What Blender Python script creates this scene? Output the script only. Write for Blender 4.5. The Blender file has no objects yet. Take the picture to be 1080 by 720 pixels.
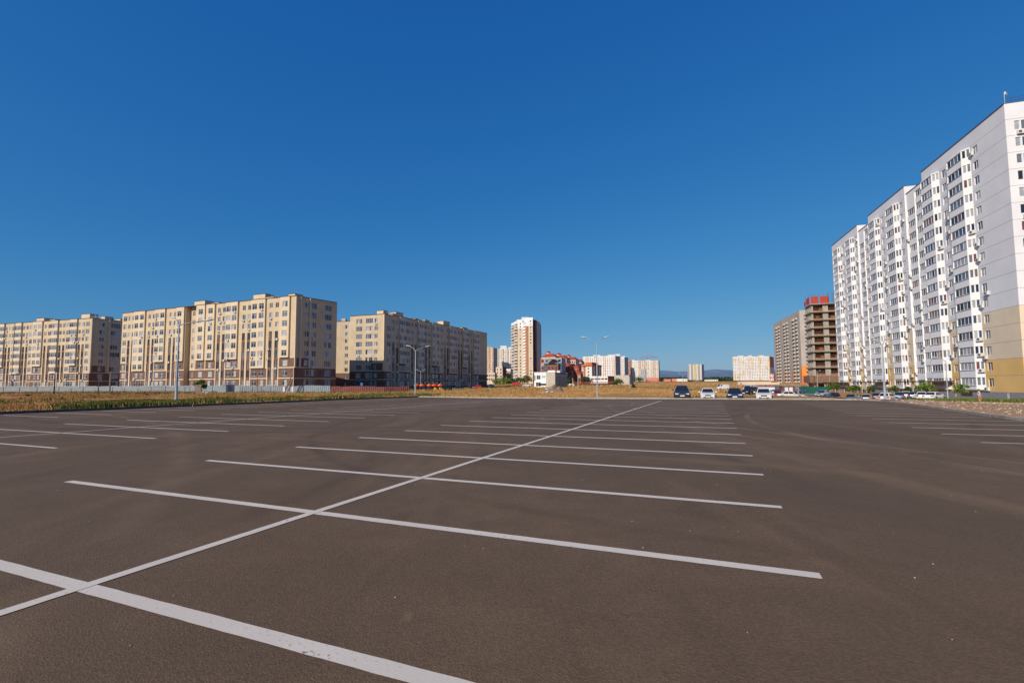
import bpy, math, random
from math import sin, cos, pi, radians as R, hypot, atan2, sqrt
from mathutils import Vector, Matrix, noise

random.seed(7)
scene = bpy.context.scene
COL = scene.collection
FT, TH, PY, HC, ROLL = 507.97, .0671, 372.0, 1.635, -.0044   # camera fit: focal (px of 1080), pitch, principal row, eye height, roll
CR, SR = cos(ROLL), sin(ROLL)

def ray(x, y):
    a = (x-540)/FT; b = (y-PY)/FT
    a, b = a*CR+b*SR, b*CR-a*SR
    return a, cos(TH)+b*sin(TH), sin(TH)-b*cos(TH)
def at(x, y, Y):                       # survey point at distance Y on the sight line of a photo pixel
    r = ray(x, y); k = Y/r[1]
    return Vector((r[0]*k, Y, HC+r[2]*k))
def xat(x, Y): return at(x, 400, Y).x
def zat(x, y, Y): return at(x, y, Y).z

# ------------------------------------------------------------------ materials
MATS = {}
def mat(name, col, rough=.8, var=.12, scale=1.5, spec=.3, metal=0., bump=0., fine=None, col2=None, emis=None):
    if name in MATS: return MATS[name]
    m = bpy.data.materials.new(name); m.use_nodes = True
    nt = m.node_tree; n = nt.nodes; l = nt.links
    b = n['Principled BSDF']
    b.inputs['Roughness'].default_value = rough; b.inputs['Metallic'].default_value = metal
    b.inputs['Specular IOR Level'].default_value = spec
    if var > 0:
        tc = n.new('ShaderNodeTexCoord'); nz = n.new('ShaderNodeTexNoise')
        nz.inputs['Scale'].default_value = scale; nz.inputs['Detail'].default_value = 6
        l.new(tc.outputs['Object'], nz.inputs['Vector'])
        mx = n.new('ShaderNodeMix'); mx.data_type = 'RGBA'
        rp = n.new('ShaderNodeMapRange'); rp.inputs[1].default_value = .3; rp.inputs[2].default_value = .7
        l.new(nz.outputs['Fac'], rp.inputs[0]); l.new(rp.outputs[0], mx.inputs[0])
        c2 = col2 or [c*(1+var) for c in col]
        mx.inputs[6].default_value = (*[c*(1-var) for c in col], 1); mx.inputs[7].default_value = (*c2, 1)
        l.new(mx.outputs[2], b.inputs['Base Color'])
        if bump:
            bp = n.new('ShaderNodeBump'); bp.inputs['Strength'].default_value = bump; bp.inputs['Distance'].default_value = .05
            l.new(nz.outputs['Fac'], bp.inputs['Height']); l.new(bp.outputs[0], b.inputs['Normal'])
    else:
        b.inputs['Base Color'].default_value = (*col, 1)
    MATS[name] = m
    return m

def glass(name, col, rough=.08, spec=.8):
    return mat(name, col, rough, .25, .9, spec)
G_DARK = glass('glass_dark', (.02, .025, .035)); G_BLUE = glass('glass_blue', (.05, .08, .13))
G_CURT = glass('glass_curtain', (.36, .37, .4), .15, .5); G_WARM = glass('glass_warm', (.2, .13, .1), .15, .5)
G_GREY = glass('glass_grey', (.14, .16, .2), .12, .6); G_RED = glass('glass_red', (.16, .06, .07), .15, .5)
GLASSES = [G_DARK, G_BLUE, G_CURT, G_WARM, G_GREY, G_RED]
WFRAME = mat('window_frame_white', (.68, .68, .68), .5, .05); DARKFR = mat('window_frame_brown', (.14, .09, .075), .6, .1)
CREAM = mat('cream_brick', (.53, .43, .30), .9, .10, .35)
CREAM_L = mat('cream_render', (.595, .495, .36), .9, .07, .5)
BROWN = mat('brown_brick', (.16, .092, .068), .9, .2, .6)
DKBROWN = mat('dark_brown_trim', (.09, .045, .035), .9, .2)
WHITE_P = mat('white_panel', (.70, .71, .745), .75, .05, .25)
WHITE_B = mat('white_bay_cladding', (.80, .80, .81), .6, .04, .4)
BEIGE = mat('beige_panel', (.70, .59, .44), .85, .07, .3)
OCHRE = mat('ochre_panel', (.74, .48, .18), .85, .08, .3)
GREYP = mat('grey_plinth', (.25, .25, .27), .9, .12)
SEAM = mat('panel_seam', (.26, .25, .25), .9, .1)
CONC = mat('raw_concrete', (.35, .31, .265), .95, .2, .5, bump=.2)
CONC_L = mat('pale_concrete', (.45, .41, .36), .95, .18, 1.2, bump=.2)
METAL = mat('galvanised_steel', (.42, .46, .5), .45, .1, 3, .5, .6)
BLACKM = mat('black_rubber', (.015, .015, .015), .85, .2)
ROOFC = mat('roof_felt', (.16, .13, .12), .95, .2)
AC = mat('air_conditioner_white', (.6, .6, .58), .5, .1)
ACF = mat('air_conditioner_fan', (.1, .1, .11), .6, .1)
WARMW = mat('warm_white_wall', (.66, .58, .47), .85, .06, .1)

# ------------------------------------------------------------------ mesh builder
class MB:
    def __init__(s): s.v = []; s.f = []; s.m = []; s.mats = []
    def mi(s, m):
        if m not in s.mats: s.mats.append(m)
        return s.mats.index(m)
    def poly(s, pts, m):
        k = len(s.v); s.v += [tuple(p) for p in pts]; s.f.append(tuple(range(k, k+len(pts)))); s.m.append(s.mi(m))
    def box(s, c, d, m, rz=0, M=None):
        x, y, z = d[0]/2, d[1]/2, d[2]/2
        P = [Vector((a*x, b*y, e*z)) for e in (-1, 1) for a, b in ((-1, -1), (1, -1), (1, 1), (-1, 1))]
        T = Matrix.Translation(c) @ Matrix.Rotation(rz, 4, 'Z')
        if M: T = M @ T
        k = len(s.v); s.v += [tuple(T @ p) for p in P]; i = s.mi(m)
        for q in ((0, 3, 2, 1), (4, 5, 6, 7), (0, 1, 5, 4), (1, 2, 6, 5), (2, 3, 7, 6), (3, 0, 4, 7)):
            s.f.append(tuple(k+a for a in q)); s.m.append(i)
    def prism(s, poly, z0, z1, m, mt=None):
        k = len(s.v); n = len(poly); s.v += [(p[0], p[1], z0) for p in poly]+[(p[0], p[1], z1) for p in poly]; i = s.mi(m)
        for a in range(n):
            b = (a+1) % n; s.f.append((k+a, k+b, k+n+b, k+n+a)); s.m.append(i)
        j = s.mi(mt or m)
        s.f.append(tuple(k+n+a for a in range(n))); s.m.append(j)
        s.f.append(tuple(k+n-1-a for a in range(n))); s.m.append(i)
    def tube(s, pts, rads, m, n=8, cap=True):
        pts = [Vector(p) for p in pts]
        if not isinstance(rads, (list, tuple)): rads = [rads]*len(pts)
        i = s.mi(m); k0 = len(s.v)
        for q, p in enumerate(pts):
            d = (pts[min(q+1, len(pts)-1)]-pts[max(q-1, 0)]).normalized()
            a = Vector((0, 0, 1)) if abs(d.z) < .9 else Vector((1, 0, 0))
            u = d.cross(a).normalized(); w = d.cross(u)
            for t in range(n):
                an = 2*pi*t/n; s.v.append(tuple(p+u*(cos(an)*rads[q])+w*(sin(an)*rads[q])))
        for q in range(len(pts)-1):
            for t in range(n):
                t2 = (t+1) % n; s.f.append((k0+q*n+t, k0+q*n+t2, k0+(q+1)*n+t2, k0+(q+1)*n+t)); s.m.append(i)
        if cap:
            s.f.append(tuple(k0+t for t in range(n))); s.m.append(i)
            s.f.append(tuple(k0+(len(pts)-1)*n+t for t in range(n))); s.m.append(i)
    def mesh(s, name, smooth=False):
        me = bpy.data.meshes.new(name); me.from_pydata(s.v, [], s.f)
        for m in s.mats: me.materials.append(m)
        me.polygons.foreach_set('material_index', s.m)
        if smooth: me.polygons.foreach_set('use_smooth', [True]*len(s.f))
        me.update(); return me
    def build(s, name, parent=None, smooth=False, loc=(0, 0, 0), rz=0):
        return link(name, s.mesh(name, smooth), parent, loc, rz)
def link(name, me, parent=None, loc=(0, 0, 0), rz=0):
    o = bpy.data.objects.new(name, me); COL.objects.link(o); o.parent = parent
    o.location = loc; o.rotation_euler = (0, 0, rz); return o
def tag(o, label=None, cat=None, group=None, kind=None):
    if label: o['label'] = label
    if cat: o['category'] = cat
    if group: o['group'] = group
    if kind: o['kind'] = kind
    return o
def thing(name, label, cat, loc=(0, 0, 0), rz=0, group=None):
    return tag(link(name, None, None, loc, rz), label, cat, group)
def copy_tree(o, parent=None):
    c = o.copy(); COL.objects.link(c); c.parent = parent
    for ch in list(o.children): copy_tree(ch, c)
    return c
def struct(name, mb, smooth=False): return tag(mb.build(name, None, smooth), kind='structure')

def smooth01(a, b, x):
    t = min(1, max(0, (x-a)/(b-a))); return t*t*(3-2*t)

# ------------------------------------------------------------------ the lot outline and the terrain
LOT = [(-42.7, 1.4), (-45.5, -12), (16, -16), (18.5, 2), (19, 14), (22.6, 22.1), (27.4, 31.2), (31.5, 38.8), (34.6, 45.3), (34.6, 48.6),
       (22.4, 53.2), (9.3, 56.9), (-3, 61.6), (-13.6, 69.9), (-20.9, 55.6), (-23.9, 46.6), (-26.8, 40.6), (-29, 34.9), (-30.6, 31.6), (-36, 19)]
def inside(x, y, P=LOT):
    c = False; j = len(P)-1
    for i in range(len(P)):
        if (P[i][1] > y) != (P[j][1] > y) and x < (P[j][0]-P[i][0])*(y-P[i][1])/(P[j][1]-P[i][1])+P[i][0]: c = not c
        j = i
    return c
def dist_lot(x, y):
    b = 1e9
    for i in range(len(LOT)):
        x0, y0 = LOT[i-1]; x1, y1 = LOT[i]; dx, dy = x1-x0, y1-y0
        t = max(0, min(1, ((x-x0)*dx+(y-y0)*dy)/(dx*dx+dy*dy)))
        b = min(b, hypot(x-x0-dx*t, y-y0-dy*t))
    return b
def terrain(x, y):
    if inside(x, y): return -.14
    d = dist_lot(x, y)
    z = .0118*max(0, min(y, 720)-190)+.0040*max(0, y-190)*0
    z += -.82*smooth01(36, 58, x-.0*y)*(1-smooth01(190, 300, y))
    z += .22*smooth01(30, 110, -x)*smooth01(30, 100, y)
    z -= .95*math.exp(-((x-63)/14)**2-((y-88)/15)**2)
    w = smooth01(.3, 14, d)
    nz = noise.noise(Vector((x*.06, y*.06, 0)))*.16+noise.noise(Vector((x*.22, y*.22, 3)))*.05
    z = -.02*(1-w)+z*w+nz*w
    return z
def axis(bands):
    o = []
    for a, b, s in bands:
        n = int(round((b-a)/s)); o += [a+(b-a)*i/n for i in range(n)]
    return o+[bands[-1][1]]
gx = axis([(-9000, -1000, 1000), (-1000, -300, 70), (-300, -90, 10), (-90, 90, 1.6), (90, 300, 7), (300, 1000, 50), (1000, 9000, 800)])
gy = axis([(-3000, -200, 400), (-200, -20, 20), (-20, 100, 1.6), (100, 240, 5), (240, 1000, 30), (1000, 9000, 500)])
mb = MB(); W = len(gx)
for y in gy:
    for x in gx: mb.v.append((x, y, terrain(x, y)))

def ground_mat():
    m = bpy.data.materials.new('dry_field'); m.use_nodes = True; nt = m.node_tree; n = nt.nodes; l = nt.links
    b = n['Principled BSDF']; b.inputs['Roughness'].default_value = 1; b.inputs['Specular IOR Level'].default_value = .05
    geo = n.new('ShaderNodeNewGeometry')
    def nz(s, d=8, dis=0):
        q = n.new('ShaderNodeTexNoise'); q.inputs['Scale'].default_value = s; q.inputs['Detail'].default_value = d
        q.inputs['Distortion'].default_value = dis; l.new(geo.outputs['Position'], q.inputs['Vector']); return q.outputs['Fac']
    def rng(o, a, c):
        q = n.new('ShaderNodeMapRange'); q.inputs[1].default_value = a; q.inputs[2].default_value = c; l.new(o, q.inputs[0]); return q.outputs[0]
    def mix(f, a, c):
        q = n.new('ShaderNodeMix'); q.data_type = 'RGBA'; l.new(f, q.inputs[0])
        for i, s in ((6, a), (7, c)):
            if isinstance(s, tuple): q.inputs[i].default_value = (*s, 1)
            else: l.new(s, q.inputs[i])
        return q.outputs[2]
    straw = mix(rng(nz(.35), .35, .65), (.37, .19, .068), (.45, .265, .115))
    straw = mix(rng(nz(2.5), .4, .65), straw, (.27, .15, .06))
    weed = mix(rng(nz(.05, 10, .6), .56, .64), straw, (.12, .105, .035))
    dirt = mix(rng(nz(.028, 9, .5), .58, .66), weed, (.44, .34, .22))
    # the strip of bare sandy dirt around the lot and the brown rubble on the right (world position masks)
    sep = n.new('ShaderNodeSeparateXYZ'); l.new(geo.outputs['Position'], sep.inputs[0])
    gr = mix(rng(nz(3.0), .35, .65), (.29, .165, .095), (.39, .25, .155))
    gr = mix(rng(nz(9), .62, .70), gr, (.40, .33, .27))
    xr = rng(sep.outputs['X'], 17, 19)
    fac = n.new('ShaderNodeMath'); fac.operation = 'MULTIPLY'
    yr = n.new('ShaderNodeMapRange'); yr.inputs[1].default_value = 58; yr.inputs[2].default_value = 64; yr.inputs[3].default_value = 1; yr.inputs[4].default_value = 0
    l.new(sep.outputs['Y'], yr.inputs[0])
    l.new(xr, fac.inputs[0]); l.new(yr.outputs[0], fac.inputs[1])
    out = mix(fac.outputs[0], dirt, gr)
    l.new(out, b.inputs['Base Color'])
    bp = n.new('ShaderNodeBump'); bp.inputs['Strength'].default_value = .6; bp.inputs['Distance'].default_value = .15
    l.new(nz(1.5), bp.inputs['Height']); l.new(bp.outputs[0], b.inputs['Normal'])
    return m
GM = ground_mat(); gi = mb.mi(GM)
for j in range(len(gy)-1):
    for i in range(W-1):
        mb.f.append((j*W+i, j*W+i+1, (j+1)*W+i+1, (j+1)*W+i)); mb.m.append(gi)
struct('ground', mb, True)

# ------------------------------------------------------------------ asphalt
def asphalt_mat(name='asphalt', base=(.121, .078, .047), tracks=True):
    m = bpy.data.materials.new(name); m.use_nodes = True; nt = m.node_tree; n = nt.nodes; l = nt.links
    b = n['Principled BSDF']; b.inputs['Specular IOR Level'].default_value = .25
    geo = n.new('ShaderNodeNewGeometry')
    def nz(s, d=8, dis=0, vec=None):
        q = n.new('ShaderNodeTexNoise'); q.inputs['Scale'].default_value = s; q.inputs['Detail'].default_value = d; q.inputs['Roughness'].default_value = .6
        q.inputs['Distortion'].default_value = dis; l.new(vec or geo.outputs['Position'], q.inputs['Vector']); return q.outputs['Fac']
    def rng(o, a, c, e=0, f=1):
        q = n.new('ShaderNodeMapRange'); q.inputs[1].default_value = a; q.inputs[2].default_value = c; q.inputs[3].default_value = e; q.inputs[4].default_value = f; l.new(o, q.inputs[0]); return q.outputs[0]
    def mix(f, a, c, bt='MIX'):
        q = n.new('ShaderNodeMix'); q.data_type = 'RGBA'; q.blend_type = bt
        if isinstance(f, float): q.inputs[0].default_value = f
        else: l.new(f, q.inputs[0])
        for i, s in ((6, a), (7, c)):
            if isinstance(s, tuple): q.inputs[i].default_value = (*s, 1)
            else: l.new(s, q.inputs[i])
        return q.outputs[2]
    dk = tuple(c*.80 for c in base); lt = tuple(c*1.2 for c in base)
    c = mix(rng(nz(.22, 5, .4), .35, .65), dk, lt)
    c = mix(rng(nz(1.6, 6), .35, .7), c, tuple(k*.86 for k in base))
    mp = n.new('ShaderNodeMapping'); mp.inputs['Rotation'].default_value = (0, 0, R(22.5)); mp.inputs['Scale'].default_value = (.42, .05, 1)
    l.new(geo.outputs['Position'], mp.inputs[0])
    c = mix(rng(nz(1.0, 4, .2, mp.outputs[0]), .55, .70, 0, .7), c, tuple(k*1.36 for k in base))
    mp2 = n.new('ShaderNodeMapping'); mp2.inputs['Rotation'].default_value = (0, 0, R(-31)); mp2.inputs['Scale'].default_value = (.9, .09, 1); mp2.inputs['Location'].default_value = (3, 8, 0)
    l.new(geo.outputs['Position'], mp2.inputs[0])
    c = mix(rng(nz(1.0, 5, .3, mp2.outputs[0]), .57, .70, 0, .6), c, tuple(k*.66 for k in base))
    c = mix(rng(nz(.5, 6, .8), .60, .68, 0, .35), c, tuple(k*.62 for k in base))
    # aggregate: bright and dark grains
    v = n.new('ShaderNodeTexVoronoi'); v.inputs['Scale'].default_value = 75; l.new(geo.outputs['Position'], v.inputs['Vector'])
    sp = n.new('ShaderNodeSeparateColor'); l.new(v.outputs['Color'], sp.inputs[0])
    c = mix(rng(sp.outputs[0], .0, 1, .70, 1.32), (0, 0, 0), c, 'MIX') if False else c
    g = n.new('ShaderNodeMix'); g.data_type = 'RGBA'; g.blend_type = 'MULTIPLY'; g.inputs[0].default_value = .75
    gv = n.new('ShaderNodeCombineColor'); gr = rng(sp.outputs[0], 0, 1, .76, 1.27)
    for i in range(3): l.new(gr, gv.inputs[i])
    l.new(c, g.inputs[6]); l.new(gv.outputs[0], g.inputs[7]); c = g.outputs[2]
    # rusty / sandy spots
    c = mix(rng(nz(.9, 8, 1.2), .70, .76, 0, .5), c, (.20, .12, .075))
    v2 = n.new('ShaderNodeTexVoronoi'); v2.inputs['Scale'].default_value = 1.1; l.new(geo.outputs['Position'], v2.inputs['Vector'])
    c = mix(rng(v2.outputs['Distance'], .012, .03, .75, 0), c, (.30, .22, .16))
    if tracks:  # faint sweeping tyre marks: thin rings of worn, dusty and rubbed asphalt around turning centres
        for (cx, cy, r0, w, col, a) in ((62, 26, 54.0, .12, 1.7, .8), (62, 26, 55.7, .12, 1.6, .65), (-8, 46, 27, .2, .55, .7), (-8, 46, 28.6, .2, .55, .6), (-60, -22, 62, .24, 1.5, .6),
                                      (30, -9, 21, .24, .6, .6), (-20, -30, 47, .25, 1.4, .5), (44, -6, 36, .2, .6, .6), (38, 12, 29, .12, 1.7, .7), (-14, 9, 11, .16, .6, .6), (12, 22, 19.5, .14, .6, .6)):
            vm = n.new('ShaderNodeVectorMath'); vm.operation = 'DISTANCE'; l.new(geo.outputs['Position'], vm.inputs[0]); vm.inputs[1].default_value = (cx, cy, 0)
            s1 = n.new('ShaderNodeMath'); s1.operation = 'SUBTRACT'; l.new(vm.outputs['Value'], s1.inputs[0]); s1.inputs[1].default_value = r0
            ab = n.new('ShaderNodeMath'); ab.operation = 'ABSOLUTE'; l.new(s1.outputs[0], ab.inputs[0])
            k1 = rng(ab.outputs[0], w*.3, w*1.6, a, 0)
            mu = n.new('ShaderNodeMath'); mu.operation = 'MULTIPLY'; l.new(k1, mu.inputs[0]); l.new(rng(nz(.3, 5), .38, .6), mu.inputs[1])
            c = mix(mu.outputs[0], c, tuple(k*col for k in base))
    l.new(c, b.inputs['Base Color'])
    rr = rng(nz(.5), .3, .7, .72, .9); l.new(rr, b.inputs['Roughness'])
    bp = n.new('ShaderNodeBump'); bp.inputs['Strength'].default_value = .55; bp.inputs['Distance'].default_value = .006
    hh = n.new('ShaderNodeMath'); l.new(v.outputs['Distance'], hh.inputs[0]); l.new(nz(40, 4), hh.inputs[1])
    l.new(hh.outputs[0], bp.inputs['Height']); l.new(bp.outputs[0], b.inputs['Normal'])
    return m
ASP = asphalt_mat()
mb = MB(); mb.prism(LOT, -.1, 0, ASP); struct('parking_lot', mb)

def paint_mat():
    m = bpy.data.materials.new('white_road_paint'); m.use_nodes = True; nt = m.node_tree; n = nt.nodes; l = nt.links
    b = n['Principled BSDF']; b.inputs['Roughness'].default_value = .75
    geo = n.new('ShaderNodeNewGeometry')
    q = n.new('ShaderNodeTexNoise'); q.inputs['Scale'].default_value = 30; q.inputs['Detail'].default_value = 8; l.new(geo.outputs['Position'], q.inputs['Vector'])
    q2 = n.new('ShaderNodeTexNoise'); q2.inputs['Scale'].default_value = 1.2; q2.inputs['Detail'].default_value = 5; l.new(geo.outputs['Position'], q2.inputs['Vector'])
    r = n.new('ShaderNodeMapRange'); r.inputs[1].default_value = .64; r.inputs[2].default_value = .75
    ad = n.new('ShaderNodeMath'); ad.operation = 'MULTIPLY_ADD'; ad.inputs[1].default_value = .35; l.new(q2.outputs['Fac'], ad.inputs[0])
    ad2 = n.new('ShaderNodeMath'); ad2.operation = 'SUBTRACT'; ad2.inputs[1].default_value = .175; l.new(q.outputs['Fac'], ad.inputs[2]); l.new(ad.outputs[0], ad2.inputs[0]); l.new(ad2.outputs[0], r.inputs[0])
    m1 = n.new('ShaderNodeMix'); m1.data_type = 'RGBA'; m1.inputs[6].default_value = (.47, .42, .37, 1); m1.inputs[7].default_value = (.64, .57, .50, 1); l.new(q2.outputs['Fac'], m1.inputs[0])
    m2 = n.new('ShaderNodeMix'); m2.data_type = 'RGBA'; m2.inputs[7].default_value = (.17, .14, .125, 1); l.new(r.outputs[0], m2.inputs[0]); l.new(m1.outputs[2], m2.inputs[6])
    l.new(m2.outputs[2], b.inputs['Base Color'])
    bp = n.new('ShaderNodeBump'); bp.inputs['Strength'].default_value = .4; bp.inputs['Distance'].default_value = .004
    l.new(q.outputs['Fac'], bp.inputs['Height']); l.new(bp.outputs[0], b.inputs['Normal'])
    return m
PAINT = paint_mat()
YAW = .39256; du = (sin(YAW), cos(YAW)); dn = (cos(YAW), -sin(YAW))
def uv(u, v): return (u*du[0]+v*dn[0], u*du[1]+v*dn[1])
def stripe(u0, v0, u1, v1, w, z, mbx):
    a = Vector(uv(u0, v0)); b = Vector(uv(u1, v1)); d = (b-a).normalized(); s = Vector((-d.y, d.x))*w/2
    n = max(1, int((b-a).length/.12)); L = []; Rr = []
    for i in range(n+1):
        p = a.lerp(b, i/n); j = random.uniform(-.0025, .0025); k = random.uniform(-.0025, .0025)
        L.append(p+s*(1+j/w*2)); Rr.append(p-s*(1+k/w*2))
    mbx.poly([(q.x, q.y, z) for q in L]+[(q.x, q.y, z) for q in reversed(Rr)], PAINT)
mb = MB()
for i in range(0, 20):
    u = 2.41+2.5*i
    stripe(u, -10.41, u, .81, .14, .0035, mb)
    if i >= 2: stripe(u, -26.85, u, -16.35, .12, .004, mb)
    if i >= 3: stripe(u, -38.6, u, -32.9, .12, .004, mb)
    if i >= 3:
        stripe(u, 6.83, u, 12.2, .12, .004, mb)
struct('stall_lines', mb)
mb = MB()
stripe(-3, -4.82, 51.2, -4.82, .12, .0065, mb); stripe(6, -21.6, 51, -21.6, .11, .0065, mb)
struct('centre_lines', mb)

# kerbs: concrete blocks laid end to end along the lot edge
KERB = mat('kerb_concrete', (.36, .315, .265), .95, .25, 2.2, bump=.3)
KSHADE = mat('kerb_concrete_shaded', (.10, .09, .09), .95, .3, 2.2, bump=.3)  # same concrete, darkened to paint in the shade on the left kerb's face
def kerb(pts, name, m=KERB, w=.16, h=.13, lift=0.):
    k = MB()
    for i in range(len(pts)-1):
        a = Vector(pts[i]); b = Vector(pts[i+1]); d = b-a; L = d.length; d.normalize(); an = atan2(d.y, d.x); n = max(1, round(L/1.0))
        for j in range(n):
            c = a+d*(L*(j+.5)/n); ln = L/n-.012
            k.box((c.x, c.y, -.05+h/2+lift+random.uniform(-.004, .006)), (ln, w, h+.1), m, an+random.uniform(-.004, .004))
    struct(name, k)
kerb([LOT[0]]+LOT[:12:-1][0:7], 'kerb_left', KSHADE, .16, .16)
kerb(LOT[9:14], 'kerb_far'); kerb(LOT[3:10], 'kerb_right')

# bare sandy strip beyond the far kerb
mb = MB(); SAND = mat('sandy_dirt', (.44, .34, .235), 1, .18, .8, .05, bump=.4)
strip = [(-14, 71.2), (-3, 62.6), (9.5, 57.7), (22.5, 54), (36, 49)]
for i in range(len(strip)-1):
    (x0, y0), (x1, y1) = strip[i], strip[i+1]
    N = 14
    for j in range(N):
        xa = x0+(x1-x0)*j/N; ya = y0+(y1-y0)*j/N; xb = x0+(x1-x0)*(j+1)/N; yb = y0+(y1-y0)*(j+1)/N
        wa = 5.5+1.6*noise.noise(Vector((xa*.35, 0, 5))); wb = 5.5+1.6*noise.noise(Vector((xb*.35, 0, 5)))
        for q in range(3):
            f0, f1 = q/3, (q+1)/3
            P = [(xa, ya+wa*f0), (xb, yb+wb*f0), (xb, yb+wb*f1), (xa, ya+wa*f1)]
            mb.poly([(p[0], p[1], terrain(p[0], p[1])+.03) for p in P], SAND)
struct('sandy_path', mb)

# side road beyond the lot on the right, with the lower kerb
ROAD = asphalt_mat('road_asphalt', (.17, .155, .145), False)
mb = MB()
rl = [(35, 49.3), (39, 60), (44.5, 76), (54, 100), (66, 128), (80, 160), (96, 200)]
rr = [(44, 47), (47, 56), (60, 77), (68.5, 100), (78, 128), (90, 160), (106, 200)]
for i in range(len(rl)-1):
    for j in range(6):
        f0, f1 = j/6, (j+1)/6
        def lp(a, b, f): return (a[0]+(b[0]-a[0])*f, a[1]+(b[1]-a[1])*f)
        q = [lp(rl[i], rl[i+1], f0), lp(rr[i], rr[i+1], f0), lp(rr[i], rr[i+1], f1), lp(rl[i], rl[i+1], f1)]
        def zz(p, e): return max(terrain(lp(p, p, 0)[0], p[1]), -9)+.09
        mb.poly([(p[0], p[1], zz(p, 0)) for p in q], ROAD)
q = [(44, 66), (74, 66), (80.4, 78), (61, 78)]
struct('side_road', mb)
mb = MB()
for i in range(12):
    for j in range(2):
        x0 = 50+i*2.9; x1 = x0+2.9; y0 = 76+j*9; y1 = y0+9
        mb.poly([(x, y, terrain(x, y)+.12) for x, y in ((x0, y0), (x1, y0), (x1, y1), (x0, y1))], ROAD)
struct('parking_strip', mb)

# ------------------------------------------------------------------ facades
class Plane:
    def __init__(s, O, e, n):
        s.O = Vector((O[0], O[1])); s.e = Vector(e).normalized(); s.n = Vector(n).normalized()
        s.ang = atan2(-s.n.x, s.n.y)+pi   # local -Y of a window looks along n
    def p(s, u, v, w=0): q = s.O+s.e*u+s.n*w; return (q.x, q.y, v)
def facade(mb, pl, u0, u1, v0, v1, holes, mf, w=0, depth=.2, vcuts=(), ucuts=()):
    """wall with real openings; mf(u,v) picks the material"""
    us = sorted(set([u0, u1]+[round(c, 4) for h in holes for c in h[:2] if u0 < c < u1]+[c for c in ucuts if u0 < c < u1]))
    for a, b in zip(us, us[1:]):
        um = (a+b)/2; hs = [h for h in holes if h[0] < um < h[1]]
        vs = sorted(set([v0, v1]+[c for h in hs for c in h[2:4] if v0 < c < v1]+[c for c in vcuts if v0 < c < v1]))
        run = None
        for c, d in zip(vs, vs[1:]):
            vm = (c+d)/2
            if any(h[2] < vm < h[3] for h in hs): run = None; continue
            mb.poly([pl.p(a, c, w), pl.p(b, c, w), pl.p(b, d, w), pl.p(a, d, w)], mf(um, vm))
    for h in holes:
        a, b, c, d = h[:4]; m = mf((a+b)/2, d+.01)
        for q in (((a, c), (b, c)), ((b, c), (b, d)), ((b, d), (a, d)), ((a, d), (a, c))):
            (ua, va), (ub, vb) = q
            mb.poly([pl.p(ua, va, w), pl.p(ub, vb, w), pl.p(ub, vb, w-depth), pl.p(ua, va, w-depth)], m)
WC = {}
def win_parts(w, h, lights, split=False):
    f = MB(); p = []; FRAME = DARKFR if 2.2 < h < 2.3 else WFRAME
    t = .07 if w > .9 else .055
    f.box((0, 0, h/2-t/2), (w, .07, t), FRAME); f.box((0, 0, -h/2+t/2), (w, .07, t), FRAME)
    f.box((-w/2+t/2, 0, 0), (t, .066, h-2*t), FRAME); f.box((w/2-t/2, 0, 0), (t, .066, h-2*t), FRAME)
    for i in range(1, lights): f.box((-w/2+w*i/lights, 0, 0), (t*1.1, .06, h-2*t), FRAME)
    if split: f.box((0, 0, h*.22), (w-2*t, .056, t*.8), FRAME)
    for i in range(lights):
        a = -w/2+w*i/lights; b = a+w/lights
        p.append([(a+t*.5, .012, -h/2+t*.5), (b-t*.5, .012, -h/2+t*.5), (b-t*.5, .012, h/2-t*.5), (a+t*.5, .012, h/2-t*.5)])
    return f, p
def pick_glass(weights):
    return random.choices(GLASSES, weights)[0]
def win_mesh(w, h, lights, split, g, sep):
    key = (round(w, 2), round(h, 2), lights, split, tuple(x.name for x in g), sep)
    if key not in WC:
        f, p = win_parts(w, h, lights, split); pm = MB()
        for q, m in zip(p, g): (pm if sep else f).poly(q, m)
        WC[key] = (f.mesh('window'), pm.mesh('pane') if sep else None)
    return WC[key]
def put_windows(root, specs, sep=False, limit=100, inset=.12, gw=(4, 2, 3, 1, 3, .3), nvar=10):
    """specs: (plane, u, v, w, width, height, lights, split)"""
    base = root.location
    specs = [s for s in specs]
    def size(s):
        x, y, z = s[0].p(s[1], s[2], s[3]); vis = abs(s[0].n.x*x+s[0].n.y*y)/hypot(x, y)
        return -s[4]*s[5]*vis/(x*x+y*y)
    specs.sort(key=size); combos = {}
    rest = MB()
    for k, s in enumerate(specs):
        pl, u, v, w, ww, hh, li, sp = s
        kk = (round(ww, 1), round(hh, 1), li)
        L = combos.setdefault(kk, [])
        if len(L) < nvar:
            w_ = (5, 1, .35, 1, 1, 0) if 2.2 < hh < 2.3 else gw; g = pick_glass(w_); gl = tuple(g if random.random() < .65 else pick_glass(w_) for _ in range(li)); L.append(gl)
        else: gl = random.choice(L)
        pos = Vector(pl.p(u, v, w-inset))-base
        if k < limit:
            f, p = win_mesh(ww, hh, li, sp, gl, sep)
            o = link('window', f, root, pos, pl.ang)
            if sep: link('pane', p, o)
        else:
            f, p = win_parts(ww, hh, li, sp)
            for q, m in zip(p, gl): f.poly(q, m)
            T = Matrix.Translation(pos) @ Matrix.Rotation(pl.ang, 4, 'Z'); k0 = len(rest.v)
            rest.v += [tuple(T @ Vector(q)) for q in f.v]; rest.f += [tuple(k0+i for i in q) for q in f.f]
            idx = [rest.mi(m) for m in f.mats]; rest.m += [idx[i] for i in f.m]
    if rest.f: tag(rest.build('windows', root), kind='stuff')
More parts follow.
